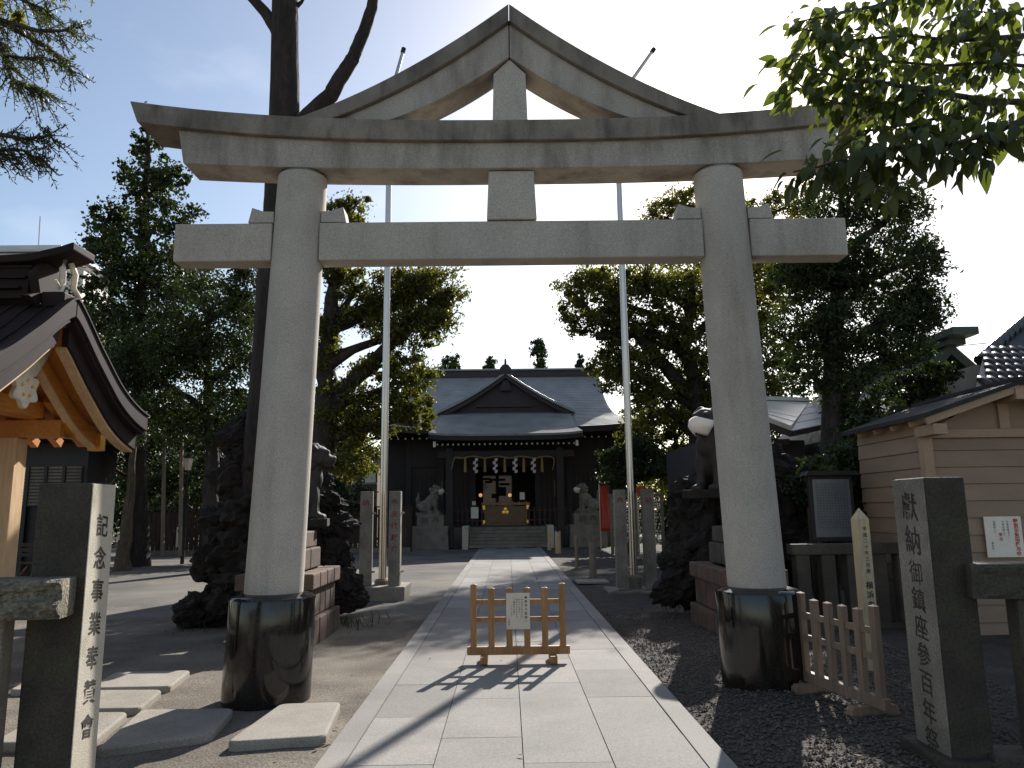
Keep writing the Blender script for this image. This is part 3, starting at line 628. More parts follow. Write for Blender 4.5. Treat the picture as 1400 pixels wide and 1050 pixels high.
# tree trunk by the yard (left), ivy near its top
tree('broadleaf_tree', 'ivy-flecked slim trunk standing right behind the left gatepost', (-12.55, 25.0, -.05),
     [PB(175, 600, 26, 20, 25), PB(160, 560, 40, 26, 25), PB(190, 520, 40, 30, 25)], 5000, .12, MT['L_gink'], 43, .22, bark='bark2', path=[gnd(167, 778), at(178, 680, 25), at(185, 560, 25)])
tree('broadleaf_tree', 'tall far tree whose crown shows above the tie beam by the right pillar', (13.5, 50, -.05),
     [PB(905, 288, 40, 20, 50), PB(945, 278, 34, 24, 50), PB(1000, 300, 40, 28, 50), PB(1050, 320, 40, 30, 50), PB(960, 340, 70, 40, 50), PB(1040, 370, 70, 50, 50), PB(1045, 278, 34, 24, 50), PB(1095, 275, 36, 28, 50)], 26000, .22, MT['L_camp'], 44, .4, cr=.26)
# conifer tops behind the hall
for i, (px, y0, y1, hw, lb) in enumerate(((617, 483, 512, 15, 'small rounded pine tip above the hall ridge, farthest left'), (671, 487, 512, 9, 'thin pine tip just left of the roof finial'),
                                      (736, 464, 512, 13, 'tallest tufted pine tip above the hall ridge'), (793, 485, 512, 6, 'slender dark pine tip near the right end of the ridge'))):
    Y = 62; c = at(px, 540, Y)
    tree('pine_tree', lb, (c.x, Y, -.05), [PB(px, y0+7, hw*.8, 8, Y), PB(px-2, y0+18, hw, 9, Y), PB(px+3, y0+30, hw*.7, 14, Y), PB(px, y0+55, hw*1.1, 16, Y)], 2600, .3, MT['L_dark'], 50+i, .22, group='pine tips behind the hall', wide=.35, cr=.3, clump=40)
# far woods behind everything
for i, (px, py, Y, lb) in enumerate(((60, 640, 48, 'far dark tree behind the lattice hall'), (250, 640, 50, 'far dark tree behind the board fence'), (420, 620, 52, 'far dark tree behind the brown house'), (1010, 620, 46, 'far dark tree behind the right pillar'), (1100, 600, 44, 'far dark tree behind the bright small roof'))):
    c = at(px, py, Y)
    tree('broadleaf_tree', lb, (c.x, Y, -.05), [PB(px-40, py, 60, 45, Y), PB(px+40, py, 60, 50, Y), PB(px, py-50, 60, 40, Y), PB(px, py+35, 70, 40, Y)], 7000, .26, MT['L_dark'], 60+i, .3, cr=.3)

def woods():
    c = crown_mesh('far_woods', [(x, 66+3*math.sin(x), 2.0+1.2*math.sin(x*1.3), 4.5, 3, 4.2+1.0*math.sin(x*2.1)) for x in range(-56, 70, 6)], 60000, .42, MT['L_dark'], 77, cr=.3)
    o = link('far_woods', c); o['kind'] = 'stuff'
woods()
tree('broadleaf_tree', 'low dark spreading tree just behind the board fence, over the standing sign', (-14.2, 37, -.05), [PB(215, 645, 50, 34, 37), PB(265, 650, 44, 34, 37), PB(310, 660, 40, 34, 37), PB(180, 660, 34, 30, 37)], 16000, .17, MT['L_dark'], 72, .16)
for nm, xs_, Yw, lb in (('hedge', (5.5, 8, 10.5, 13, 15.5, 18), 45, 'dense dark hedge closing the yard right of the shrine hall'), ('hedge', (-32, -29, -26, -23, -20, -17, -14), 46, 'dense dark hedge behind the board fence on the left')):
    t = thing(nm, lb, 'hedge', (xs_[0], Yw, -.05)); c = crown_mesh('foliage', [(x, Yw, 1.9+.5*math.sin(x*2), 2.2, 1.3, 2.6+.4*math.sin(x*1.7)) for x in xs_], 17000, .26, MT['L_dark'], 88, cr=.35, inner=.1)
    c.transform(Matrix.Translation(-t.location)); link('foliage', c, t)
    mb = MB()
    for x in xs_: mb.tube([(x, Yw, -.1), (x+.1, Yw, 2.0)], [.09, .05], 6)
    mb.build('stems', MT['bark'], t)['kind'] = 'stuff'
c = at(541, 640, 40)
tree('broadleaf_tree', 'narrow green shrub squeezed between the brown house and the hall', (c.x, 41.5, -.05), [PB(541, 640, 9, 22, 41.5), PB(535, 610, 10, 20, 41.5), PB(538, 670, 12, 24, 41.5)], 3500, .14, MT['L_gink'], 71, .08)
def litter():
    r = np.random.RandomState(9); n = 170; P_ = []
    for i in range(n):
        if i < 70: x, y = PX0-1.2*r.rand()**2-.02, 4.5+14*r.rand()
        elif i < 130: x, y = PX1+1.6*r.rand()**1.5+.05, 4.5+14*r.rand()
        else: x, y = PX0+.1+(PX1-PX0-.2)*r.rand(), 5+22*r.rand()
        P_.append((x, y, .032 if PX0 < x < PX1 else (gravz(x, y)+.014 if x > 0 else sandz(x, y)+.0)))
    P_ = np.array(P_); a = r.rand(n)*6.28; L = .018+.02*r.rand(n); V = []
    for p, t, l in zip(P_, a, L):
        d = np.array([math.cos(t), math.sin(t), 0]); e = np.array([-math.sin(t), math.cos(t), 0]); u = np.array([0, 0, 1])
        V += [p-d*l, p+e*l*.45+u*.006, p+d*l+u*.01, p-e*l*.45+u*.004]
    me = bpy.data.meshes.new('fallen_leaves'); me.from_pydata(np.array(V), [], np.arange(4*n).reshape(-1, 4).tolist()); me.materials.append(MT['dry'])
    o = link('fallen_leaves', me); o['kind'] = 'stuff'
    # weeds at the foot of the rock mounds
    C = []
    for cx, cy, k in ((-2.6, 12.0, 40), (-2.45, 12.6, 30), (3.0, 13.2, 40), (-4.9, 12.0, 30), (-2.6, 12.4, 30)):
        C += [(cx+r.normal()*.22, cy+r.normal()*.25) for _ in range(k)]
    V = []
    for x, y in C:
        h = .05+.12*r.rand(); dx, dy = r.normal(size=2)*.05; z = -.045
        V += [(x-.006, y, z), (x+.006, y, z), (x+.004+dx*.6, y+dy*.6, z+h*.7), (x+dx, y+dy, z+h)]
    me = bpy.data.meshes.new('weeds'); me.from_pydata(V, [], np.arange(len(V)).reshape(-1, 4).tolist()); me.materials.append(MT['L_gink'])
    o = link('weeds', me); o['kind'] = 'stuff'
litter()
# cherry branch hanging in at the top right; trunk stands outside the frame
def leaf_mesh(name, L, Wd, m, bend):
    n = 5; vs_ = []; fs = []
    for i in range(n+1):
        t = i/n; hw = Wd*.5*math.sin(math.pi*t**.8)**.9*(1-.25*t) if 0 < i < n else .001
        z = -bend*t*t*L
        vs_ += [(-hw, t*L, z+hw*.35), (0, t*L, z), (hw, t*L, z+hw*.35)]
    for i in range(n):
        a = i*3; fs += [(a, a+1, a+4, a+3), (a+1, a+2, a+5, a+4)]
    me = bpy.data.meshes.new(name); me.from_pydata(vs_, [], fs); me.materials.append(m)
    me.polygons.foreach_set('use_smooth', [True]*len(me.polygons)); return me
ch = thing('cherry_tree', 'cherry branches with large pointed leaves hanging in at the upper right', 'tree', (6.2, 5.2, 0))
rg = random.Random(12); mb = MB(); YC = 4.4
mb.tube([(6.2, 5.2, -.1), (6.1, 5.1, 1.5), (5.8, 5.0, 3.0), (5.2, 4.8, 4.2), (4.6, 4.6, 5.4)], [.24, .2, .17, .13, .09], 12, jit=.05, rng=rg)
lines = []
def twig(pp, Y0, Y1, r0, r1, src=None):
    q = [at(x, y, Y0+(Y1-Y0)*i/(len(pp)-1)) for i, (x, y) in enumerate(pp)]
    if src: q = [Vector(src)]+q
    P_ = []
    for i in range(len(q)-1):
        for j in range(4): P_.append(q[i].lerp(q[i+1], j/4))
    P_.append(q[-1]); mb.tube(P_, [r0+(r1-r0)*i/(len(P_)-1) for i in range(len(P_))], 6, jit=.06, rng=rg)
    lines.append(P_)
twig([(1420, 142), (1340, 136), (1275, 125), (1200, 112), (1150, 108), (1105, 90)], 4.5, 4.3, .026, .006, (5.4, 4.85, 3.9))
twig([(1420, 48), (1360, 52), (1300, 56), (1240, 48), (1170, 55), (1100, 40)], 4.7, 4.5, .022, .005, (4.9, 4.7, 4.8))
twig([(1420, 150), (1370, 178), (1310, 195), (1250, 200), (1190, 205), (1120, 228), (1085, 235)], 4.2, 4.0, .02, .005, (5.5, 4.9, 3.7))
twig([(1405, -10), (1330, -20), (1260, -10), (1190, 10), (1140, 20), (1090, 30)], 4.6, 4.5, .02, .005, (4.8, 4.65, 5.0))
twig([(1340, 136), (1290, 160), (1240, 170), (1180, 180), (1145, 205), (1140, 225)], 4.4, 4.3, .012, .004)
twig([(1250, 200), (1225, 225), (1205, 250), (1200, 262)], 4.1, 4.05, .008, .003)
twig([(1275, 125), (1220, 140), (1160, 145), (1110, 130), (1075, 100)], 4.4, 4.3, .01, .004)
twig([(1400, 90), (1350, 85), (1290, 90), (1230, 85), (1170, 80), (1120, 65), (1085, 85)], 4.6, 4.4, .014, .004, (5.2, 4.8, 4.2))
twig([(1405, 10), (1370, 20), (1330, 15), (1290, 25)], 4.4, 4.3, .012, .004, (4.9, 4.7, 4.8))
twig([(1370, 178), (1340, 195), (1315, 225)], 4.2, 4.15, .008, .003)
mb.build('trunk', MT['twig'], ch, smooth=True)
lv = [leaf_mesh('leaf', .125*s_, .066*s_*k, MT['L_cherry'], b_) for s_, k, b_ in ((1.08, 1, .25), (1.0, 1.1, .15), (1.2, .95, .35), (.85, 1.05, .3))]
spots = []
for P_ in lines:
    start = next((i for i, p in enumerate(P_) if p.x < 3.35*p.y/4.4), 0)
    for i in range(start, len(P_)-1):
        d = P_[i+1]-P_[i]; k = max(1, int(d.length/.0072))
        for j in range(k): spots.append((P_[i].lerp(P_[i+1], rg.random()), d.normalized()))
rg.shuffle(spots)
stuffv = MB()
for i, (p, d) in enumerate(spots):
    side = Vector((rg.gauss(0, 1), rg.gauss(0, 1), rg.gauss(-.2, .5))).normalized()
    p = p+side*rg.uniform(.0, .20)
    dirv = (d*.6+side*.8+Vector((0, 0, -.75))).normalized()
    nrm = Vector((rg.gauss(0, .8), rg.gauss(0, .8), 1)).normalized(); sx = dirv.cross(nrm).normalized(); nz = sx.cross(dirv)
    Mx = Matrix((sx, dirv, nz)).transposed()
    if i < 300:
        o = link('leaf', lv[i % 4], ch, p-ch.location, Mx.to_euler(), (rg.uniform(.75, 1.2),)*3)
    else:
        me_ = lv[i % 4]; sc = rg.uniform(.7, 1.15)
        stuffv.add([p+Mx @ (v.co*sc) for v in me_.vertices], [tuple(f.vertices) for f in me_.polygons])
me = stuffv.mesh('leaves', MT['L_cherry'], True, fix=False); me.transform(Matrix.Translation(-ch.location)); o = link('leaves', me, ch); o['kind'] = 'stuff'

# conifer sprays at the top left
cn = thing('conifer_tree', 'drooping conifer sprays hanging in at the top left corner', 'tree', (-6.6, 6.4, 0))
mb = MB(); rg = random.Random(15)
mb.tube([(-6.6, 6.4, -.1), (-6.5, 6.3, 3), (-6.4, 6.2, 6), (-6.3, 6.1, 8)], [.3, .25, .2, .12], 12, jit=.05, rng=rg)
ndl = []
def spray(pp, Y0, Y1, r0, src, dens=1.0):
    q = [Vector(src)]+[at(x, y, Y0+(Y1-Y0)*i/(len(pp)-1)) for i, (x, y) in enumerate(pp)]
    P_ = []
    for i in range(len(q)-1):
        for j in range(5): P_.append(q[i].lerp(q[i+1], j/5))
    P_.append(q[-1]); mb.tube(P_, [r0*(1-.75*i/(len(P_)-1)) for i in range(len(P_))], 6, jit=.08, rng=rg)
    for i in range(5, len(P_)-1):
        d = (P_[i+1]-P_[i]).normalized()
        for _ in range(int(1.6*dens)+1):
            sd_ = Vector((rg.uniform(-.5, 1), rg.gauss(0, .8), rg.uniform(-1, .5))).normalized(); L = rg.uniform(.12, .3)
            e = P_[i]+(d*.6+sd_).normalized()*L; k = [P_[i]+(e-P_[i])*t+Vector((0, 0, -.05*t*t)) for t in (0, .33, .66, 1)]
            mb.tube(k, [.006, .005, .004, .002], 4, rng=rg)
            for t in range(10):
                f = t/9; c = P_[i].lerp(k[-1], f)
                for s_ in (-1, 1):
                    ndl.append((c, (d*.4+sd_*.3+Vector((rg.gauss(0, .6), rg.gauss(0, .6), -.5*s_+rg.gauss(0, .5)))).normalized(), rg.uniform(.03, .06)))
spray([(-40, 10), (20, 40), (60, 62), (90, 85), (98, 100)], 6.1, 5.9, .035, (-6.4, 6.2, 6.2))
spray([(-40, 20), (10, 30), (50, 42), (85, 42), (113, 36)], 6.0, 5.8, .03, (-6.4, 6.2, 6.3))
spray([(-30, 40), (0, 60), (10, 90), (18, 112), (45, 120), (55, 125)], 5.9, 5.9, .028, (-6.4, 6.2, 6.1), 1.3)
spray([(-40, 60), (5, 76), (40, 80), (62, 78)], 6.0, 5.9, .02, (-6.4, 6.2, 6.0))
spray([(-40, 180), (0, 184), (35, 190), (65, 186), (70, 184)], 6.1, 6.0, .028, (-6.45, 6.2, 5.2))
spray([(-40, 195), (0, 205), (30, 205), (48, 215), (60, 218)], 6.0, 6.0, .02, (-6.45, 6.2, 5.1))
spray([(-40, 205), (0, 210), (10, 216)], 6.0, 6.0, .015, (-6.45, 6.2, 5.0))
spray([(-20, -20), (30, 0), (60, 12), (72, 25)], 6.1, 6.0, .02, (-6.4, 6.2, 6.6), 1.3)
mb.build('trunk', MT['twig'], cn, smooth=True)
C = np.array([list(a) for a, _, _ in ndl]); D = np.array([list(a) for _, a, _ in ndl]); Ln = np.array([a for _, _, a in ndl])[:, None]
Sd = np.cross(D, np.random.RandomState(2).normal(size=D.shape)); Sd /= np.linalg.norm(Sd, axis=1)[:, None]
V = np.stack([C, C+D*Ln*.5+Sd*.006, C+D*Ln, C+D*Ln*.5-Sd*.006], 1).reshape(-1, 3)-np.array(cn.location)
me = bpy.data.meshes.new('needles'); me.from_pydata(V, [], np.arange(len(V)).reshape(-1, 4).tolist()); me.materials.append(MT['L_con'])
o = link('needles', me, cn); o['kind'] = 'stuff'
c = crown_mesh('leaf_tuft', [PB(10, 20, 26, 24, 6.0), PB(90, -12, 40, 14, 6.0)], 900, .06, MT['L_yel'], 3, wide=.3); c.transform(Matrix.Translation(-cn.location)); link('leaf_tuft', c, cn)

# ------------------------------------------------------------------ guardian dogs and rock mounds
def blobs_mesh(name, parts, m, vox):
    mb = MB(); 
    for c, r_, rot in parts:
        bm = bmesh.new(); bmesh.ops.create_icosphere(bm, subdivisions=3, radius=1)
        Mx = Matrix.Translation(c) @ (rot if rot else Matrix.Identity(4)) @ Matrix.Diagonal((*r_, 1)); bm.transform(Mx)
        bm.verts.ensure_lookup_table(); mb.add([v.co for v in bm.verts], [tuple(v.index for v in f.verts) for f in bm.faces]); bm.free()
    return mb.mesh(name, m, True, fix=False)
def RY(a): return Matrix.Rotation(R(a), 4, 'Y')
def lion_dog(name, label, stone, vox, group=None):
    """seated lion-dog facing +X, about 1.25 m tall"""
    t = thing(name, label, 'guardian statue', group=group)
    P_ = [((-.28, 0, .28), (.34, .27, .28), None), ((-.05, 0, .45), (.27, .23, .36), RY(28)), ((.10, 0, .66), (.22, .22, .24), None), ((.14, 0, .84), (.17, .17, .18), None)]
    for s_ in (-1, 1):
        P_ += [((-.22, .21*s_, .23), (.25, .12, .22), RY(-15)), ((-.02, .25*s_, .06), (.2, .08, .065), None), ((.17, .13*s_, .42), (.095, .085, .28), RY(-6)), ((.19, .13*s_, .16), (.075, .07, .2), None), ((.26, .13*s_, .055), (.13, .085, .065), None)]
        for k in range(3): P_.append(((.33, .13*s_+(k-1)*.05, .05), (.055, .028, .05), None))
    body = blobs_mesh('body', P_, stone, vox); b = link('body', body, t)
    m = b.modifiers.new('r', 'REMESH'); m.mode = 'VOXEL'; m.voxel_size = vox; m.use_smooth_shade = True
    H_ = [((.22, 0, 1.0), (.2, .19, .19), None), ((.38, 0, .95), (.13, .13, .09), None), ((.47, 0, .98), (.05, .07, .045), None), ((.37, 0, .86), (.11, .10, .045), None), ((.33, .08, 1.08), (.09, .06, .045), None), ((.33, -.08, 1.08), (.09, .06, .045), None)]
    rg_ = random.Random(4)
    for a in range(26):
        th = rg_.uniform(.25, 1)*math.pi*rg_.choice((-1, 1)); ph = rg_.uniform(-.9, 1.3)
        d = Vector((math.cos(th)*math.cos(ph)*.9-.12, math.sin(th)*math.cos(ph), math.sin(ph)))
        P2 = Vector((.16, 0, .98))+Vector((d.x*.21, d.y*.21, d.z*.21)); H_.append((P2, (.065, .065, .06), None))
    for s_ in (-1, 1): H_.append(((.17, .16*s_, 1.10), (.08, .035, .055), RY(35)))
    hd = link('head', blobs_mesh('head', H_, stone, vox), t); m = hd.modifiers.new('r', 'REMESH'); m.mode = 'VOXEL'; m.voxel_size = vox*.8; m.use_smooth_shade = True
    T_ = [((-.58, 0, .30+.1*k), (.10-.012*k, .09, .12), RY(20*math.sin(k*1.3))) for k in range(6)]+[((-.62, .07*s_, .55), (.07, .06, .14), None) for s_ in (-1, 1)]
    tl = link('tail', blobs_mesh('tail', T_, stone, vox), t); m = tl.modifiers.new('r', 'REMESH'); m.mode = 'VOXEL'; m.voxel_size = vox; m.use_smooth_shade = True
    # cloth face mask over the muzzle
    mk = MB(); n1, n2 = 12, 8; vs_ = []
    for i in range(n1+1):
        a = (-1+2*i/n1)*1.9
        for j in range(n2+1):
            z = .82+.215*j/n2; k = math.sin(math.pi*j/n2)
            r1 = .28+.06*k; cut = 1; nar = .45+.55*min(1, (j/n2)/.6)
            vs_.append((.23+r1*math.cos(a*.62)*.98*cut, (.21)*math.sin(a*.62)*nar, z-.05*abs(math.sin(a*.62))+.03*(j/n2)*max(0, math.cos(a*.62)-.5)))
    mk.add(vs_, [(i*(n2+1)+j, (i+1)*(n2+1)+j, (i+1)*(n2+1)+j+1, i*(n2+1)+j+1) for i in range(n1) for j in range(n2)])
    o = mk.build('face_mask', MT['cloth'], t, smooth=True, local=True); m = o.modifiers.new('s', 'SOLIDIFY'); m.thickness = .012
    MB().b(-.62, .42, -.33, .33, -.09, .03)  .build('statue_base', MT['lava'] if stone is MT['bronze'] else stone, t, local=True, bevel=.01)
    return t
def rock_mesh(seed, sub=3):
    bm = bmesh.new(); bmesh.ops.create_icosphere(bm, subdivisions=sub, radius=1)
    for v in bm.verts:
        d = v.co.normalized(); k = 1+.42*noise.noise(d*1.5+Vector((seed, 0, 0)))+.24*noise.noise(d*4+Vector((0, seed, 0)))+.15*noise.noise(d*8+Vector((0, 0, seed)))+.10*noise.noise(d*17+Vector((seed, 0, seed)))
        v.co = d*k
    me = bpy.data.meshes.new('rock'); bm.to_mesh(me); bm.free(); me.materials.append(MT['lava']); return me
rocks = [rock_mesh(s_*3.7+1, 4) for s_ in range(5)]
def mound(label, base, plan, seed):
    t = thing('rock_mound', label, 'rock mound', base); rg_ = random.Random(seed)
    for (x, y, z, r_) in plan:
        link('rock', rocks[rg_.randrange(5)], t, (x-base[0], y-base[1], z-base[2]), (rg_.uniform(-.5, .5), rg_.uniform(-.5, .5), rg_.uniform(0, 6)), (r_*rg_.uniform(.85, 1.2), r_*rg_.uniform(.85, 1.15), r_*rg_.uniform(.7, 1.0)))
    return t
def mound_plan(px_pts, Y, seed, k=1):
    """rocks stacked behind the outline points (px, py, radius px, dY)"""
    out = []
    for px, py, r_, dy in px_pts:
        c = at(px, py, Y+dy); out.append((c.x, c.y, c.z, r_*(Y+dy)/FOC))
    return out
Lp = [(265, 835, 24, 0), (290, 830, 30, .2), (320, 820, 36, 0), (300, 770, 34, .4), (330, 760, 40, .3), (345, 800, 40, 0), (310, 720, 32, .6), (340, 700, 38, .6), (325, 660, 32, .8), (345, 630, 34, .9), (330, 600, 26, 1.0), (360, 590, 28, 1.0), (340, 580, 18, 1.1), (375, 650, 40, .9), (385, 720, 44, .6), (400, 690, 36, 1.2),
      (415, 700, 34, 1.4), (440, 690, 30, 1.5), (455, 720, 26, 1.4), (450, 760, 30, 1.3), (465, 775, 22, 1.3), (472, 800, 22, 1.0), (480, 820, 18, .9), (455, 815, 26, 1.0), (450, 690, 20, 1.6), (440, 660, 16, 1.7), (425, 655, 18, 1.6), (400, 620, 34, 1.5), (255, 845, 16, -.2), (380, 800, 40, .4), (420, 760, 34, 1.2), (370, 560, 22, 1.2)]
mound('dark lava rock mound behind the left torii pillar, weeds at its foot', (-3.9, 12.6, 0), mound_plan(Lp, 12.4, 1), 1)
Rp = [(925, 800, 26, 0), (945, 790, 34, .3), (975, 780, 36, .2), (935, 750, 26, .6), (960, 740, 34, .6), (925, 770, 20, .1), (945, 710, 30, .8), (975, 700, 34, .8), (940, 680, 24, 1.0), (965, 670, 30, 1.0), (990, 650, 34, 1.0), (1010, 720, 44, .6), (1040, 690, 44, .8), (1060, 740, 44, .5), (1085, 700, 30, .9), (1080, 760, 36, .6), (1100, 790, 26, .6), (990, 760, 40, .3), (1020, 790, 40, .1), (920, 815, 15, -.1), (1050, 640, 36, 1.0), (1075, 660, 26, 1.1)]
mound('dark lava rock mound behind the right torii pillar, in deep shade', (3.9, 12.8, 0), mound_plan(Rp, 12.6, 2), 2)

def pedestal(label, x0, x1, y0, y1, m, mtop, seed):
    t = thing('block_pedestal', label, 'pedestal', ((x0+x1)/2, (y0+y1)/2, 0)); rg_ = random.Random(seed)
    def course(z0, z1, ins, m_, nx, ny, jut=0):
        X0, X1, Y0, Y1 = x0+ins, x1-ins, y0+ins, y1-ins
        for i in range(nx):
            for j in range(ny):
                if 0 < i < nx-1 and 0 < j < ny-1: continue
                a, b_ = X0+(X1-X0)*i/nx, X0+(X1-X0)*(i+1)/nx; c_, d = Y0+(Y1-Y0)*j/ny, Y0+(Y1-Y0)*(j+1)/ny
                k = lambda: rg_.uniform(.004, .012)
                MB().b(a+k(), b_-k(), c_+k(), d-k(), z0+.004, z1-.004).build('stone_block', m_, t, bevel=.02)
    course(-.1, .32, -.04, m, 4, 4); course(.32, .70, .03, m, 5, 5); course(.70, .92, -.03, m, 4, 4)
    course(.92, 1.22, .22, mtop, 2, 2); course(1.22, 1.46, .27, mtop, 1, 1)
    return t
pedestal('brown stone block pedestal stepping up behind the left pillar', -3.62, -2.62, 10.3, 11.9, MT['redstone'], MT['redstone'], 3)
pedestal('shaded stone block pedestal stepping up behind the right pillar', 2.80, 3.62, 10.05, 11.8, MT['redstone'], MT['darkstone'], 4)
d1 = lion_dog('lion_dog_statue', 'dark lion dog on the right rock mound with a large white face mask', MT['bronze'], .028)
d1.location = (3.45, 12.45, 1.98); d1.scale = (1.15,)*3; d1.rotation_euler.z = R(226)
d2 = copy_tree(d1); d2.location = (-3.25, 12.0, 1.60); d2.rotation_euler.z = R(10); d2.scale = (1.0,)*3
d2['label'] = 'dark lion dog statue mostly hidden behind the left torii pillar'
for c in d2.children:
    if c.name.startswith('face_mask'): bpy.data.objects.remove(c); break

# ------------------------------------------------------------------ the shrine hall
HX = -.06
hall = thing('shrine_hall', 'dark timber shrine hall with grey green copper roof and front gable', 'shrine hall', (HX, 42, 0))
def ring(Y, w_, z, upk=0, nn=20, Yc=43.0):
    pts_ = []
    for i in range(nn+1):
        u = -1+2*i/nn; pts_.append((HX+u*w_, Y, z+upk*abs(u)**4))
    for i in range(nn+1):
        u = 1-2*i/nn; pts_.append((HX+u*w_, 2*Yc-Y, z+upk*abs(u)**4))
    return pts_
def loft(mb, rings, closed=True):
    n = len(rings[0]); b0 = len(mb.v)
    mb.v += [tuple(p) for r in rings for p in r]
    for i in range(len(rings)-1):
        for j in range(n if closed else n-1):
            mb.f.append((b0+i*n+j, b0+i*n+(j+1) % n, b0+(i+1)*n+(j+1) % n, b0+(i+1)*n+j))
tabY = [43.0, 42.2, 41, 40, 39.2, 38.6, 38.0, 37.5]; tabZ = [9.45, 8.85, 7.98, 7.28, 6.76, 6.40, 6.07, 5.83]; tabW = [5.42, 5.42, 5.42, 5.5, 5.68, 6.0, 6.5, 7.25]
NC = 34; rings = []
for k in range(NC+1):
    Y = 43-5.5*k/NC; z = float(np.interp(-Y, [-y for y in tabY], tabZ)); w_ = float(np.interp(-Y, [-y for y in tabY], tabW))
    upk = .30*max(0, (39-Y)/1.5)**1.5 if Y < 39 else 0
    if k > 0: rings.append(ring(Y, w_, z+.022, upk))
    rings.append(ring(Y, w_, z, upk))
mb = MB(); loft(mb, rings); mb.build('roof', MT['copper'], hall)
mb = MB(); loft(mb, [ring(37.5, 7.25, 5.825, .3), ring(37.53, 7.22, 5.55, .3), ring(37.9, 6.9, 5.5, .28), ring(39.7, 5.3, 5.75, 0), ring(39.8, 5.2, 5.75, 0)]); mb.build('eave', MT['darkwood'], hall)
# main ridge
rdg = MB().b(HX-5.55, HX+5.55, 42.75, 43.25, 9.35, 9.72).build('ridge', MT['purple'], hall, bevel=.02)
MB().b(HX-5.65, HX+5.65, 42.65, 43.35, 9.72, 9.82).build('ridge_cap', MT['copper'], rdg, bevel=.02)
for s_ in (-1, 1):
    MB().prism([(-.5, 9.2), (.5, 9.2), (.42, 9.75), (.18, 10.0), (-.18, 10.0), (-.42, 9.75)], 0, .12, 'X').build('ridge_end_ornament', MT['purple'], rdg).location.x = HX+s_*5.62-HX-(.06)
# porch roof
def pring(Y, w_, z, upk=0, nn=20):
    return [(HX+(-1+2*i/nn)*w_, Y, z+upk*abs(-1+2*i/nn)**5) for i in range(nn+1)]
rows = []
for k in range(21):
    Y = 39.0-3.7*k/20; t = k/20; z = 6.72-1.42*t-.18*math.sin(math.pi*t)*.6; w_ = 3.42+.06*t+.16*max(0, t-.7)/.3
    rows.append(pring(Y, w_, z+.02, .10*t)) if k else None
    rows.append(pring(Y, w_, z, .10*t))
mb = MB(); loft(mb, rows, False)
# side skirts and front lip
for s_ in (0, -1):
    a = [r[s_] for r in rows]; n = len(a); mb.add(a+[(p[0]+(.0 if s_ else -.0), p[1], p[2]-.3) for p in a], [(i, i+1, n+i+1, n+i) for i in range(n-1)])
fr = rows[-1]; mb.add(list(fr)+[(p[0], p[1]+.02, p[2]-.09) for p in fr], [(i, i+1, len(fr)+i+1, len(fr)+i) for i in range(len(fr)-1)])
mb.build('porch_roof', MT['copper'], hall)
mb = MB(); loft(mb, [[(p[0]*.985, p[1]+.05, p[2]-.09) for p in fr], [(p[0]*.985, p[1]+.06, p[2]-.3) for p in fr], [(p[0]*.985, 39.0, p[2]+.35) for p in fr]], False); mb.build('porch_eave', MT['darkwood'], hall)
# front gable
def gz(s_): return 8.84-2.10*s_-.14*math.sin(math.pi*s_)
gr_ = [i/16 for i in range(17)]
for q in (-1, 1):
    topc = [(HX+.02+q*3.62*t, gz(t)+.10) for t in gr_]; botc = [(HX+.02+q*3.60*t, gz(t)-.04) for t in gr_]
    mb = MB().strip(topc, botc, 38.75, 42.6); o = mb.build('gable_roof', MT['copper'], hall, bevel=.01)
    MB().strip([(x*.97, z-.0) for x, z in botc], [(x*.96, z-.20) for x, z in botc], 38.85, 38.95).build('barge_board', MT['purple'], hall)
MB().prism([(HX-3.3, 6.55), (HX+3.34, 6.55), (HX+.02, 8.62)], 39.25, 39.4).build('gable_wall', MT['purple'], hall)
MB().prism([(HX-.3, 7.95), (HX+.34, 7.95), (HX+.16, 8.5), (HX-.12, 8.5)], 38.97, 39.05).build('gable_pendant', MT['purple'], hall)
MB().b(HX-1.5, HX+1.54, 39.1, 39.24, 7.1, 7.22).build('gable_beam', MT['purple'], hall)
MB().prism([(HX-.33, 8.8), (HX+.37, 8.8), (HX+.31, 9.12), (HX+.16, 9.30), (HX-.12, 9.30), (HX-.27, 9.12)], 38.7, 39.0).build('gable_finial', MT['purple'], hall, bevel=.02)
MB().tube([(HX+.02, 38.85, 9.25), (HX+.02, 38.85, 9.62)], [.07, .05], 8).build('finial_spike', MT['purple'], hall)
# rafters with white ends (two eaves)
raf = MB().box((0, 1.7, .30), (.10, 3.4, .12), M=Matrix.Rotation(R(8), 3, 'X')).mesh('rafter', MT['darkwood'])
tipm = MB().box((0, -.01, .0), (.075, .012, .075)).mesh('rafter_tip', MT['card'])
for i in range(27):
    x = -3.25+6.5*i/26
    o = link('rafter', raf, hall, (x, 35.62-42, 4.78)); link('rafter_tip', tipm, o, (0, -.02, .06))
for s_ in (-1, 1):
    MB().b(HX+s_*3.38-.06, HX+s_*3.38+.06, 35.5, 35.6, 4.72, 4.98).build('beam_end', MT['white'], hall)
for s_ in (-1, 1):
    for i in range(9):
        o = link('rafter', raf, hall, (s_*(4.0+.36*i), 37.95-42, 5.30)); link('rafter_tip', tipm, o, (0, -.02, .06))
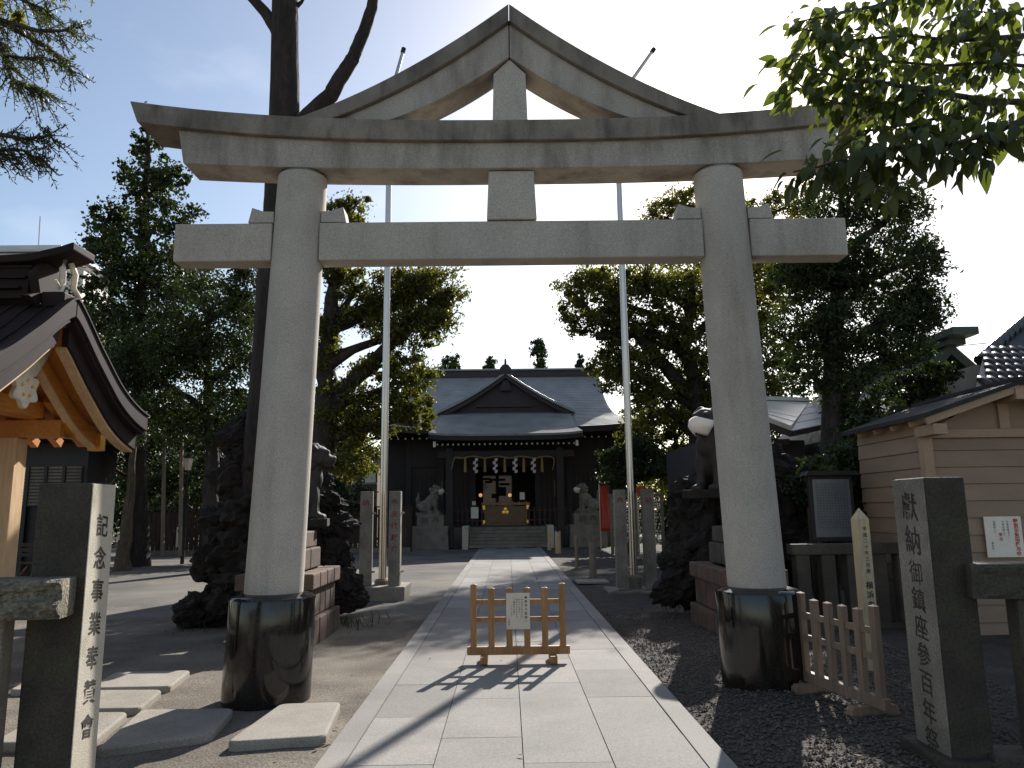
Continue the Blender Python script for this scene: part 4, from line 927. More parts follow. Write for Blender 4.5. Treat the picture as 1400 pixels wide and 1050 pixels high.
# posts, beams, walls
for x in (-2.72, 2.6):
    MB().b(HX+x-.17, HX+x+.17, 36.3, 36.64, 0, 4.75).build('porch_pillar', MT['darkwood'], hall, bevel=.02)
MB().b(HX-3.3, HX+3.3, 36.35, 36.6, 4.25, 4.6).build('porch_beam', MT['darkwood'], hall, bevel=.02)
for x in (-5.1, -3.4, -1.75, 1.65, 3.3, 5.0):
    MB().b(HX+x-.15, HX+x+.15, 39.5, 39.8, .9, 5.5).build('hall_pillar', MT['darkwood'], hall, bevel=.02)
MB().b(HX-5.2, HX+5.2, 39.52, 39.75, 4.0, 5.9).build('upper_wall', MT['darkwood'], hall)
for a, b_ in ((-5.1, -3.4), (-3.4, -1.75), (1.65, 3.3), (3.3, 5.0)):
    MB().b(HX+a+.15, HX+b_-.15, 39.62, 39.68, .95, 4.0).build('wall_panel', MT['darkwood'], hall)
    for k in range(1, 6):
        xx = HX+a+.15+(b_-a-.3)*k/6; MB().b(xx-.025, xx+.025, 39.56, 39.62, 1.1, 3.6).build('lattice_bar', MT['rail'], hall)
for s_ in (-1, 1): MB().b(HX+s_*5.75-.65, HX+s_*5.75+.65, 40.4, 40.6, .9, 5.7).build('wing_wall', MT['darkwood'], hall)
for s_ in (-1, 1): MB().b(HX+s_*5.1-.08, HX+s_*5.1+.08, 39.8, 46.5, .9, 5.9).build('side_wall', MT['darkwood'], hall)
# rear wall; added sun-backed screens stand in for reflections in the door glass
mb = MB().b(HX-5.1, HX-1.45, 46.4, 46.6, .9, 5.9).b(HX+.35, HX+5.1, 46.4, 46.6, .9, 5.9).b(HX-1.45, HX+.35, 46.4, 46.6, .9, 1.6).b(HX-1.45, HX+.35, 46.4, 46.6, 3.9, 5.9); mb.build('rear_wall', MT['darkwood'], hall)
pap = bpy.data.materials.new('added_screen_paper'); pap.use_nodes = True; N = pap.node_tree.nodes
tr = N.new('ShaderNodeBsdfTranslucent'); tr.inputs[0].default_value = (.115, .107, .1, 1); pap.node_tree.links.new(tr.outputs[0], N['Material Output'].inputs[0])
for a, b_ in ((-1.45, -.62), (-.48, .35)):
    MB().b(HX+a, HX+b_, 46.44, 46.47, 1.6, 3.9).build('added_screen', pap, hall)
MB().b(HX-.62, HX-.48, 46.38, 46.62, 1.6, 3.9).build('screen_post', MT['darkwood'], hall)
for px, py, wp, hp in ((661, 655, 20, 3), (680, 656, 22, 3), (686, 672, 12, 12), (690, 662, 14, 3), (655, 668, 4, 5), (668, 659, 10, 3), (676, 678, 8, 6)):
    c = at(px, py, 45.5); MB().b(c.x-wp*.022, c.x+wp*.022, 45.4, 45.6, c.z-hp*.022, c.z+hp*.022).build('altar_fitting', MT['darkwood'], hall)
for px, py in ((657, 677), (697, 677)):
    c = at(px, py, 41); MB().lathe([(.02, c.z-.1), (.09, c.z-.06), (.09, c.z+.06), (.02, c.z+.1)], (c.x, c.y), 10).build('hanging_lamp', print_lamp, hall)
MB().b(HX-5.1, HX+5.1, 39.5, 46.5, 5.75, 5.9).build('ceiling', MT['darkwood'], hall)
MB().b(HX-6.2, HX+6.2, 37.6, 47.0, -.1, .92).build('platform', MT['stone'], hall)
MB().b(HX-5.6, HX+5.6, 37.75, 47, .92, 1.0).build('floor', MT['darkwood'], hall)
for i in range(6):
    MB().b(HX-1.78, HX+1.90, 35.85+.29*i, 37.62, (.0 if i == 0 else .157*i), .157*(i+1)-.004).build('step', MT['stone'], hall, bevel=.012)
for x in (-1.95, 2.07):
    MB().b(HX+x-.14, HX+x+.14, 35.8, 37.6, -.1, 1.02).build('stair_cheek', MT['palestone'], hall, bevel=.02)
# railing pickets
for a, b_ in ((-3.15, -1.22), (1.12, 3.2)):
    n = 9
    for z in (1.25, 1.72): MB().b(HX+a, HX+b_, 37.83, 37.88, z-.035, z+.035).build('railing_bar', MT['rail'], hall)
    for i in range(n):
        xx = HX+a+(b_-a)*i/(n-1); MB().b(xx-.04, xx+.04, 37.78, 37.84, 1.0, 1.88).build('railing_picket', MT['rail'], hall)
# round lattice windows flanking the doorway
for px in (611, 765):
    c = at(px, 668, 39.45)
    for k in range(3): MB().b(c.x-.28+.22*k, c.x-.22+.22*k, 39.42, 39.5, c.z-.42, c.z+.42).build('lattice_bar', MT['woodg'], hall)

# rope, paper streamers, tassels
rp = thing('sacred_rope', 'thin straw rope strung under the porch with four white zigzag streamers', 'sacred rope', at(688, 625, 36.25))
P_ = [at(622+133*i/24, 625+1.2*math.sin(i*1.57/1.5)-(0), 36.25) for i in range(25)]
MB().tube(P_, [.035+.008*(i % 2) for i in range(25)], 8).build('rope', MT['straw'], rp, smooth=True)
for px in (650, 677, 704, 729):
    mb = MB(); c = at(px, 627, 36.2)
    for k in range(5):
        q = (-1)**k*.045; mb.hexa([(c.x-.07+q, 36.18-.01*k, c.z-.14*(k+1)), (c.x+.07+q, 36.18-.01*k, c.z-.14*(k+1)+.03), (c.x+.07+q, 36.19-.01*k, c.z-.14*(k+1)+.03), (c.x-.07+q, 36.19-.01*k, c.z-.14*(k+1)),
                                  (c.x-.07+q, 36.18-.01*k, c.z-.14*k), (c.x+.07+q, 36.18-.01*k, c.z-.14*k+.03), (c.x+.07+q, 36.19-.01*k, c.z-.14*k+.03), (c.x-.07+q, 36.19-.01*k, c.z-.14*k)])
    mb.build('paper_streamer', MT['card'], rp)
for px in (636, 663, 690, 716, 741):
    c = at(px, 626, 36.25); MB().tube([c, c+Vector((0, 0, -.3)), c+Vector((0, 0, -.68))], [.045, .06, .075], 8).build('straw_tassel', MT['straw'], rp)
for px, q in ((620, -1), (758, 1)):
    c = at(px, 627, 36.25); MB().tube([at(px+(2 if q < 0 else -2), 625, 36.25), c+Vector((0, 0, -.1)), c+Vector((-.1*1, 0, -.55))], [.03, .025, .015], 6).build('rope_end', MT['straw'], rp)
# offering box
c0 = at(661, 716, 37.95); c1 = at(722, 684, 37.95)
ob = thing('offering_box', 'wide amber wooden offering box with gilt crest at the top of the steps', 'offering box', ((c0.x+c1.x)/2, 38.3, 1.0))
xa, xb = c0.x, c1.x
MB().b(xa+.05, xb-.05, 37.95, 38.7, 1.1, 1.95).build('box_body', MT['amber'], ob, bevel=.02)
for xx in (xa+.09, (xa*2+xb)/3, (xa+2*xb)/3, xb-.09): MB().b(xx-.05, xx+.05, 37.92, 37.98, 1.05, 2.0).build('box_stile', MT['amber'], ob, bevel=.01)
MB().b(xa-.1, xb+.1, 37.85, 38.8, 1.98, 2.12).build('box_top', MT['wood'], ob, bevel=.03)
for k in range(7): MB().b(xa+.1+(xb-xa-.2)*k/6-.03, xa+.1+(xb-xa-.2)*k/6+.03, 37.95, 38.7, 2.122, 2.18).build('slat', MT['wood'], ob)
MB().b(xa, xb, 37.9, 38.75, 1.0, 1.1).build('box_foot', MT['amber'], ob)
cc = at(691, 699, 37.9); mb = MB()
for k in range(3):
    a = math.pi/2+k*2*math.pi/3; mb.lathe([(.02, -.02), (.085, -.01), (.085, .01), (.02, .02)], (0, 0), 12); 
    nn_ = 48
    for i in range(len(mb.v)-nn_, len(mb.v)):
        v = mb.v[i]; mb.v[i] = (cc.x+math.cos(a)*.10+v[0], 37.905+v[2]*.6, cc.z+math.sin(a)*.10+v[1])
mb.build('crest', MT['gold'], ob)
for xx, z in ((xa+.02, 1.15), (xb-.02, 1.15), (xa+.02, 1.9), (xb-.02, 1.9)): MB().b(xx-.06, xx+.06, 37.90, 37.93, z-.12, z+.1).build('corner_fitting', MT['gold'], ob)
for px, py, wp, hp, lb in ((649, 701, 5, 7.5, 'white notice sheet hung on the railing left of the offering box'), (714, 678, 3.4, 5, 'small white notice card standing on the offering box'), (648, 688, 2.4, 2.5, 'tiny pale tag above the left railing notice')):
    c = at(px, py, 37.7 if px < 700 else 38.2); k = 37.8/FOC
    o = MB().box((0, 0, 0), (wp*2*k, .02, hp*2*k)).build('notice_sheet', MT['paper']); o.location = c; tag(o, lb, 'notice')

# far lion dogs on pedestals
def far_ped(cx, label):
    t = thing('statue_pedestal', label, 'pedestal', (cx, 36.9, 0))
    MB().hexa(frust(cx, 36.0, 37.8, -.1, .85, 1.78, 1.70)).build('lower_block', MT['stone'], t, bevel=.02)
    MB().b(cx-.87, cx+.87, 36.05, 37.75, .85, 1.02).build('middle_block', MT['stone'], t, bevel=.02)
    u = MB().b(cx-.64, cx+.64, 36.25, 37.5, 1.02, 1.55).build('upper_block', MT['stone'], t, bevel=.02)
    lm = MB(); letters(lm, '奉', (cx+.26, 36.246, 1.3), (1, 0, 0), (0, 0, -1), .36, .3, .01); letters(lm, '納', (cx-.26, 36.246, 1.3), (1, 0, 0), (0, 0, -1), .36, .3, .01)
    lm.build('inscription', MT['carve2'], u)
pl_ = at(588, 720, 36.2); pr_ = at(804, 720, 36.2)
far_ped(pl_.x, 'grey stone pedestal left of the shrine steps'); far_ped(pr_.x, 'grey stone pedestal right of the shrine steps')
d3 = lion_dog('lion_dog_statue', 'grey lion dog wearing a white mask, left of the shrine steps', MT['statue'], .03, 'lion dogs by the shrine steps')
d3.location = (pl_.x+.0, 36.85, 1.64); d3.rotation_euler.z = R(-8); d3.scale = (1.12,)*3
d4 = copy_tree(d3); d4.location = (pr_.x+.0, 36.85, 1.64); d4.rotation_euler.z = R(186+12); d4['label'] = 'grey lion dog wearing a white mask, right of the shrine steps'

# ------------------------------------------------------------------ small wooden posts along the path
def notch_post(px, py0, py1, wpx, m, label):
    g = gnd(px, py1); h = at(px, py0, g.y).z; r_ = wpx/2*g.y/FOC
    t = thing('wooden_post', label, 'post', (g.x, g.y, -.02), 'short wooden posts along the path')
    MB().lathe([(r_, -.1), (r_, h-.06), (r_*.93, h-.05)], (g.x, g.y), 16).build('post_shaft', m, t, smooth=True, angle=40)
    for q in (-1, 1): MB().b(g.x+q*r_*.6-r_*.3, g.x+q*r_*.6+r_*.3, g.y-r_*.7, g.y+r_*.7, h-.052, h).build('post_prong', m, t)
notch_post(751, 723, 752, 5, MT['woodp'], 'thin sunlit wooden post nearest the shrine steps')  # sunlight put into a paler wood tone
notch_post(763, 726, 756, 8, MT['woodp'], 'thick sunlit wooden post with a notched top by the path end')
notch_post(789, 732, 776, 5, MT['woodg'], 'thin wooden post toned dark for the shade along the path')  # shade put into a darker, greyer wood tone
notch_post(811, 738, 790, 9.5, MT['woodg'], 'thick shade-toned wooden post nearest the right flagpole')
o = MB().box((0, 0, .0), (.75, .7, .05)).build('concrete_cover', MT['step'], bevel=.006); o.location = (1.98, 18.4, .03); tag(o, 'flat pale concrete cover slab on the gravel by the path', 'cover slab')

# ------------------------------------------------------------------ temizuya pavilion at the left
XG = -4.72; YA = 8.0; HS = 1.76
pv = thing('water_pavilion', 'pavilion with curved brown copper roof and orange timber gable at left', 'pavilion', (-7.0, 8.0, 0))
RT = [0, .1, .2, .3, .41, .5, .6, .7, .8, .9, 1.03]; RZ = [4.03, 3.91, 3.76, 3.61, 3.465, 3.345, 3.22, 3.125, 3.05, 2.99, 2.935]
def rz(t):   # height of the roof curve, t 0 ridge .. 1 eave, lightly smoothed
    return float(np.mean([np.interp(min(max(t+d, 0), 1.03), RT, RZ) for d in (-.04, -.02, 0, .02, .04)]))
ts = [i/20 for i in range(21)]
XL = -9.5
def roofband(mb, dz0, dz1, xa, xb, t0=0, t1=1, q=1):
    tt = [t0+(t1-t0)*i/24 for i in range(25)]
    vs_ = []; n = 25
    for x in (xa, xb):
        for dz in (dz0, dz1):
            for t in tt: vs_.append((x, YA+q*HS*t, rz(t)+dz))
    fs = []
    for i in range(n-1):
        a, b_, c_, d = i, n+i, 2*n+i, 3*n+i
        fs += [(a, a+1, b_+1, b_), (c_, d, d+1, c_+1), (a, c_, c_+1, a+1), (b_, b_+1, d+1, d)]
    fs += [(0, n, 3*n, 2*n), (n-1, 3*n-1, 4*n-1, 2*n-1)]
    return mb.add(vs_, fs)
for q in (-1, 1):
    roofband(MB(), .0, -.07, XL, XG-.10, q=q).build('roof', MT['brcopper'], pv)
    roofband(MB(), .05, -.15, XG-.10, XG+.02, 0, 1.02, q).build('verge_roll', MT['brcopper'], pv, bevel=.012)
    roofband(MB(), .052, .075, XG-.06, XG+.035, 0, 1.025, q).build('verge_edge', MT['brcopper'], pv)
    roofband(MB(), -.155, -.20, XG-.13, XG-.01, .02, 1.0, q).build('verge_moulding', MT['brcopper'], pv, bevel=.006)
    roofband(MB(), -.205, -.40, XG-.17, XG-.09, .05, .985, q).build('verge_board', MT['brcopper'], pv, bevel=.006)
    roofband(MB(), -.405, -.44, XG-.24, XG-.12, .06, .97, q).build('verge_trim', MT['pillarwood'], pv)
    roofband(MB(), -.075, -.10, XL, XG-.165, .05, .95, q).build('soffit_board', MT['soffit'], pv)
    roofband(MB(), -.20, -.40, XG-.60, XG-.52, .10, .93, q).build('barge_board', MT['soffit'], pv, bevel=.006)
    roofband(MB(), -.405, -.435, XG-.61, XG-.51, .10, .93, q).build('barge_trim', MT['pillarwood'], pv)
    # standing seams on the roof
    for k in range(24):
        x = XG-.24-.19*k
        roofband(MB(), .022, -.0, x-.012, x+.012, .03, .99, q).build('roof_seam', MT['brcopper'], pv)
    MB().b(XG-.62, XG-.46, YA+q*HS*.93-.06, YA+q*HS*.93+.06, rz(.93)-.44, rz(.93)-.22).build('barge_end_cap', MT['gold'], pv)
    # rafters under the long eave
    for k in range(9):
        x = XG-.75-.3*k
        a = Vector((x, YA+q*HS*.5, rz(.5)-.25)); b_ = Vector((x, YA+q*HS*.96, rz(.96)-.33))
        o = MB().beam(a, b_, .085, .10).build('rafter', MT['soffit'], pv)
# ridge box with upturned end and carved end plate
rg_top = [(XL, 4.50), (XG-.9, 4.50), (XG-.4, 4.53), (XG-.1, 4.60), (XG+.05, 4.65)]
rb = MB().strip(rg_top, [(x, z-.09) for x, z in rg_top], YA-.22, YA+.22).build('ridge_cap', MT['brcopper'], pv, bevel=.015)
for k in range(3): MB().b(XL, XG-.42-.05*k, YA-.15-.02*k, YA+.15+.02*k, 4.385-.12*k, 4.415-.12*k+.0).build('ridge_course', MT['brcopper'], pv)
MB().b(XL, XG-.45, YA-.13, YA+.13, 4.05, 4.42).build('ridge', MT['brcopper'], pv)
MB().prism([(YA-.34, 4.02), (YA-.16, 4.10), (YA-.24, 4.30), (YA-.10, 4.46), (YA+.10, 4.46), (YA+.24, 4.30), (YA+.16, 4.10), (YA+.34, 4.02), (YA+.2, 3.95), (YA, 4.05), (YA-.2, 3.95)], XG-.40, XG-.30, 'X').build('ridge_end_ornament', MT['brcopper'], pv, bevel=.012)
for q in (-1, 1):
    MB().tube([(XG-.12, YA+q*.05, 4.5), (XG-.10, YA+q*.12, 4.38), (XG-.1, YA+q*.10, 4.22), (XG-.08, YA+q*.2, 4.14), (XG-.08, YA+q*.27, 4.2)], [.03, .035, .035, .03, .02], 8).build('ridge_scroll', MT['offwhite'], pv, smooth=True)
MB().b(XG-.3, XG-.05, YA-.14, YA+.14, 3.95, 4.12).build('ridge_saddle', MT['brcopper'], pv, bevel=.02)
# carved white gable pendant with gilt flower
gpz = 3.58; gx = XG-.50
pend = []
for k in range(40):
    a = 2*math.pi*k/40; r_ = .20+.035*math.cos(6*a); pend.append((YA+r_*math.sin(a), gpz-.5+r_*.95*math.cos(a)))
gp_ = MB().prism(pend, gx, gx+.06, 'X').build('gable_pendant', MT['offwhite'], pv, bevel=.01)
MB().prism([(YA-.42, gpz+.02), (YA-.16, gpz-.34), (YA, gpz-.42), (YA+.16, gpz-.34), (YA+.42, gpz+.02), (YA+.2, gpz+.12), (YA, gpz+.2), (YA-.2, gpz+.12)][::-1], gx-.01, gx+.05, 'X').build('pendant_wing', MT['offwhite'], gp_, bevel=.01)
for a in range(5):
    yy, zz = YA+.09*math.sin(a*1.2566), gpz-.5+.09*math.cos(a*1.2566)
    MB().tube([(gx+.058, yy, zz), (gx+.066, yy, zz)], .022, 10).build('pendant_boss', MT['gold'], gp_)
mb = MB()
for a in range(12):
    t = a*math.pi/6; mb.tube([(gx+.075, YA, gpz-.12), (gx+.07, YA+.09*math.sin(t), gpz-.12+.09*math.cos(t))], [.012, .02], 6)
mb.tube([(gx+.05, YA, gpz-.12), (gx+.09, YA, gpz-.12)], .03, 10).build('gilt_flower', MT['gold'], gp_)
for k, (yy, zz) in enumerate(((-.22, -.02), (-.26, .05), (.22, -.02), (.26, .05), (-.16, .03), (.16, .03))):
    MB().tube([(gx+.045, YA+yy, gpz+zz), (gx+.06, YA+yy, gpz+zz)], .03, 8).build('pendant_boss', MT['gold'], gp_)
# gable wall, beams, pillars
MB().prism([(YA-1.1, 2.87), (YA+1.1, 2.87)]+[(YA+d, rz(abs(d)/HS)-.16) for d in (1.1, .8, .6, .4, .2, 0, -.2, -.4, -.6, -.8, -1.1)], XG-1.02, XG-.96, 'X').build('gable_wall', MT['soffit'], pv)
MB().b(XG-1.15, XG-.85, YA-1.0, YA+1.0, 2.88, 3.08).build('gable_beam', MT['soffit'], pv, bevel=.015)
for q in (-1, 1):
    MB().b(XL, -5.36, YA+q*1.12-.1, YA+q*1.12+.1, 2.66, 2.87).build('eave_beam', MT['soffit'], pv, bevel=.01)
    MB().b(-5.36, -5.31, YA+q*1.12-.11, YA+q*1.12+.11, 2.65, 2.88).build('eave_beam_cap', MT['gold'], pv)
    MB().b(XL, XG-.25, YA+q*HS*.95-.04, YA+q*HS*.95+.04, rz(.95)-.20, rz(.95)-.11).build('eave_batten', MT['pillarwood'], pv)
for x in (XG-1.28, XL+.6):
    for q in (-1, 1):
        MB().b(x-.12, x+.12, YA+q*1.12-.12, YA+q*1.12+.12, 0, 2.66).build('pillar', MT['pillarwood'], pv, bevel=.015)

# ------------------------------------------------------------------ buildings and fence at the left rear
c = at(40, 340, 60)
ap = thing('office_building', 'pale stepped office block top behind the pavilion roof', 'building', (c.x-4, 64, 0))
z1 = at(40, 354, 60).z; z2 = at(40, 334, 60).z; xr = at(85, 350, 60).x; xr2 = at(70, 340, 60).x
MB().b(xr-16, xr, 60, 68, -.05, z1).build('wall', MT['bluewall'], ap)
MB().b(xr-16, xr+.4, 59.6, 68.4, z1, z1+.35).build('parapet', MT['bluewall'], ap); MB().b(xr-16, xr+.7, 59.4, 68.6, z1+.45, z1+.62).build('roof_rail', MT['bluewall'], ap)
MB().hexa(frust(xr-8.3, 61, 67, z1+.35, z2+.3, 16.4, 15.0)).build('penthouse', MT['bluewall'], ap)
MB().tube([(at(53, 335, 62).x, 62, z2), (at(55, 295, 62).x, 62, at(55, 296, 62).z)], .05, 6).build('antenna', MT['steel'], ap)
xr3 = at(112, 400, 58).x
MB().b(xr3-4, xr3, 58, 59.5, -.05, at(100, 370, 58).z).build('annex_wall', MT['bluewall'], ap)
lh = thing('lattice_hall', 'dark wooden hall with lattice shutters behind the left gatepost', 'building', (-17, 27, 0))
xa, xb = at(-60, 640, 25).x, at(112, 640, 25).x; zt_, zb_ = at(60, 638, 25).z, at(60, 692, 25).z
MB().b(xa-3, xb+.1, 25.15, 27, -.05, zt_+.8).build('wall', MT['darkwood'], lh)
MB().b(xa-3.5, xb+.9, 23.9, 28, zt_+.8, zt_+1.0).build('eave', MT['darkwood'], lh)
MB().prism([(xa-3.5, zt_+1.0), (xb+.9, zt_+1.0), (xb-.9, zt_+2.4), (xa-1, zt_+2.4)], 23.9, 28).build('roof', MT['slate'], lh)
nP = 7
for i in range(nP):
    a, b_ = xa+(xb-xa)*i/nP, xa+(xb-xa)*(i+1)/nP
    sh = MB().b(a+.05, b_-.05, 25.06, 25.12, zb_, zt_).build('shutter', MT['woodg'], lh)
    for k in range(12): z = zb_+(zt_-zb_)*k/12; MB().b(a+.05, b_-.05, 25.03, 25.06, z, z+.04).build('slat', MT['darkwood'], sh)
    MB().b(a-.05, a+.05, 25.0, 25.12, .3, zt_).build('stile', MT['darkwood'], lh)
g = gnd(30, 785)
bn = thing('bench', 'dark slatted bench in front of the lattice hall', 'bench', (g.x, 21.5, -.05))
bx_ = at(32, 780, 21.5).x
for k in range(3): MB().b(bx_-1.4, bx_+.55, 21.3+.13*k, 21.4+.13*k, .42, .46).build('seat_slat', MT['fencewood'], bn)
for k in range(3): MB().b(bx_-1.4, bx_+.55, 21.72, 21.75, .60+.14*k, .70+.14*k).build('back_slat', MT['fencewood'], bn)
for x in (bx_-1.3, bx_, bx_+.4): MB().b(x-.035, x+.035, 21.3, 21.78, -.05, .42).build('leg', MT['fencewood'], bn)
# board fence
fn = thing('board_fence', 'long dark wooden board fence along the back of the yard', 'fence', (-13, 34.2, -.05))
xa, xb = at(165, 750, 34).x, at(560, 750, 34).x; k = 0; x = xa
bm_ = MB().b(-.095, .095, -.012, .012, 0, 1.75).mesh('fence_board', MT['fencewood'])
while x < xb:
    if x < at(305, 700, 34).x or x > at(470, 700, 34).x: link('fence_board', bm_, fn, (x+13, rng.uniform(-.01, .01), .15), (0, 0, rng.uniform(-.03, .03)))
    x += .215; k += 1
MB().b(xa, xb, 34.23, 34.29, .5, .6).build('rail', MT['fencewood'], fn); MB().b(xa, xb, 34.23, 34.29, 1.5, 1.6).build('rail', MT['fencewood'], fn); MB().b(xa, xb, 34.1, 34.32, 1.92, 1.98).build('top_rail', MT['fencewood'], fn)
for i in range(9): xx = xa+(xb-xa)*i/8; MB().b(xx-.06, xx+.06, 34.28, 34.4, -.05, 1.95).build('fence_post', MT['fencewood'], fn)
MB().b(xa, xb, 34.15, 34.45, -.05, .15).build('footing', MT['stone'], fn)
# sign board on the fence line
g = gnd(247, 755)
sg = thing('standing_sign', 'white no-smoking board on legs in front of the fence', 'sign', (g.x, g.y-2, -.05))
k = (g.y-2)/FOC; cx, yy = at(247, 740, g.y-2).x, g.y-2
pz = at(247, 734, yy).z
pn = MB().b(cx-6*k, cx+6*k, yy-.02, yy+.02, pz-13*k, pz+13*k).build('panel', MT['paper'], sg)
lm = MB(); letters(lm, '禁煙', (cx, yy-.024, pz-1*k), (1, 0, 0), (0, 0, -1), 7*k, 7.5*k, .02); lm.build('sign_text', MT['redink'], pn)
mb = MB(); P_ = [(cx+4*k*math.cos(a*.3307), yy-.024, pz+8*k+4*k*math.sin(a*.3307)) for a in range(20)]
mb.tube(P_, .018, 5); mb.tube([(cx-2.6*k, yy-.024, pz+10.6*k), (cx+2.6*k, yy-.024, pz+5.4*k)], .016, 5); mb.build('ring_mark', MT['ink'], pn)
for q in (-1, 1): MB().tube([(cx+q*5.6*k, yy, -.05), (cx+q*5.6*k, yy, pz-12*k)], .02, 6).build('leg', MT['steel'], sg)
# lamp post
c = at(257, 634, 28); lp = thing('lamp_post', 'slim lamp post with a white lantern among the left trees', 'lamp post', (c.x, 28, -.05))
MB().tube([(c.x, 28, -.05), (c.x, 28, c.z-.25)], [.07, .05], 10).build('post', MT['ink'], lp)
MB().lathe([(.11, c.z-.24), (.19, c.z+.16), (.19, c.z+.2)], (c.x, 28), 6).build('lantern', MT['white'], lp)
MB().lathe([(.24, c.z+.2), (.05, c.z+.36)], (c.x, 28), 6).build('lantern_cap', MT['ink'], lp)
# wooden prop frame by the trees
c = at(228, 555, 27); pf = thing('tree_prop', 'weathered timber prop frame bracing the trees left of the pillar', 'tree support', (c.x, 27, -.05))
for px0, py0, px1, py1, nm in ((226, 540, 222, 760, 'post'), (222, 539, 242, 538, 'crossbar'), (229, 572, 246, 604, 'brace'), (250, 540, 246, 760, 'post')):
    MB().beam(at(px0, py0, 27), at(px1, py1, 27), .1, .1).build(nm, MT['woodg'], pf)
# houses behind
c = at(505, 650, 46)
bh = thing('brown_house', 'brown house wall with a white window behind the camphor tree', 'house', (c.x, 48, 0))
xa, xb = at(430, 650, 46).x, at(516, 650, 46).x; zt_ = at(505, 622, 46).z
MB().b(xa, xb, 46, 52, -.05, zt_).build('wall', MT['brownwall'], bh)
MB().prism([(xa-.4, zt_), (xb+.4, zt_), ((xa+xb)/2, zt_+1.2)], 45.6, 52.4).build('roof', MT['slate'], bh)
wc = at(500, 651, 46); wi = MB().b(wc.x-.62, wc.x+.62, 45.95, 46.02, wc.z-.42, wc.z+.42).build('window', MT['glass'], bh)
MB().b(wc.x-.02, wc.x+.62, 45.92, 45.948, wc.z-.4, wc.z+.4).build('window_blind', MT['paper'], wi)
MB().b(wc.x-.7, wc.x+.7, 45.9, 46.0, wc.z-.5, wc.z-.43).build('sill', MT['plaster'], wi)
c = at(235, 675, 52); sh_ = thing('far_house', 'small far house with a reddish lit roof beyond the fence', 'house', (c.x, 54, 0))
xa, xb = at(205, 680, 52).x, at(262, 680, 52).x; zt_ = at(235, 680, 52).z
MB().b(xa, xb, 52, 57, -.05, zt_).build('wall', MT['plaster'], sh_); MB().prism([(51.5, zt_), (57.5, zt_), (54.5, zt_+1.3)], xa-.3, xb+.3, 'X').build('roof', MT['redstone'], sh_)

# ------------------------------------------------------------------ right side: cream house, notice board, roofs
hs = thing('cream_house', 'cream board-clad house with low dark gable roof at right', 'house', (7.3, 11.5, 0))
XW, YW = 5.58, 10.0; XE = 9.2; PXk = 6.68; slope = (3.29-2.87)/(6.68-5.43)
def rfz(x): return 3.29-abs(x-PXk)*slope
MB().b(XW+.03, XE, YW+.03, 11.9, -.05, 2.62).build('wall', MT['cream'], hs)
nb = 13; bz = [0.0+.222*i for i in range(nb)]
for i, z in enumerate(bz):
    z1_ = min(z+.215, 2.60)
    zs_ = min(z+.215, 2.86)
    if zs_-z > .05: MB().hexa([(XW-.012, YW+.1, z), (XW+.03, YW+.1, z), (XW+.03, 11.9, z), (XW-.012, 11.9, z), (XW+.006, YW+.1, zs_), (XW+.03, YW+.1, zs_), (XW+.03, 11.9, zs_), (XW+.006, 11.9, zs_)]).build('siding_board', MT['cream'], hs)
    if z1_-z < .05: continue
    MB().hexa([(XW+.1, YW-.012, z), (XE, YW-.012, z), (XE, YW+.03, z), (XW+.1, YW+.03, z), (XW+.1, YW+.006, z1_), (XE, YW+.006, z1_), (XE, YW+.03, z1_), (XW+.1, YW+.03, z1_)]).build('siding_board', MT['cream'], hs)
MB().b(XW-.03, XW+.1, YW-.03, YW+.1, -.05, 2.62).build('corner_post', MT['creamd'], hs, bevel=.006)
MB().b(XW-.05, XE, YW-.05, YW+.03, 2.605, 2.72).build('tie_beam', MT['creamd'], hs, bevel=.006)
MB().prism([(XW+.1, 2.72), (XE-.3, 2.72), (PXk, rfz(PXk)-.06)], YW+.01, YW+.05).build('gable_wall', MT['cream'], hs)
MB().b(PXk-.07, PXk+.07, YW-.03, YW+.01, 2.72, 3.14).build('king_post', MT['creamd'], hs, bevel=.005)
MB().b(PXk-.09, PXk+.09, YW-.45, YW+.05, 3.06, 3.20).build('ridge_beam_end', MT['creamd'], hs, bevel=.005)
MB().b(XW-.09, XW+.09, YW-.42, YW+.05, 2.62, 2.76).build('purlin_end', MT['creamd'], hs, bevel=.005)
for q in (-1, 1):
    xe = PXk+q*1.27 if q < 0 else 9.4
    a, b_ = Vector((PXk, YW-.4, 3.22)), Vector((xe, YW-.4, rfz(xe)-.07))
    MB().beam(a, b_, .05, .10).build('barge_board', MT['creamd'], hs, bevel=.004)
    for k in range(5):
        y0 = YW-.46+.5*k
        MB().hexa([(PXk, y0, 3.29-.03), (xe-.03*(1 if q < 0 else -1), y0, rfz(xe)-.03), (xe-.03*(1 if q < 0 else -1), y0+.49, rfz(xe)-.03), (PXk, y0+.49, 3.29-.03),
                   (PXk, y0, 3.29+.03), (xe-.03*(1 if q < 0 else -1), y0, rfz(xe)+.03), (xe-.03*(1 if q < 0 else -1), y0+.49, rfz(xe)+.03), (PXk, y0+.49, 3.29+.03)]).build('roof_sheet', MT['slate'], hs)
    MB().b(PXk-.08, PXk+.08, YW-.47, 12.1, 3.30, 3.35).build('ridge_cap', MT['slate'], hs) if q < 0 else None
for k in range(4):
    y0 = YW-.15+.5*k; MB().beam((PXk-.6, y0+.2, rfz(PXk-.6)-.08), (PXk-1.24, y0+.2, rfz(PXk-1.24)-.08), .06, .07).build('rafter', MT['creamd'], hs)
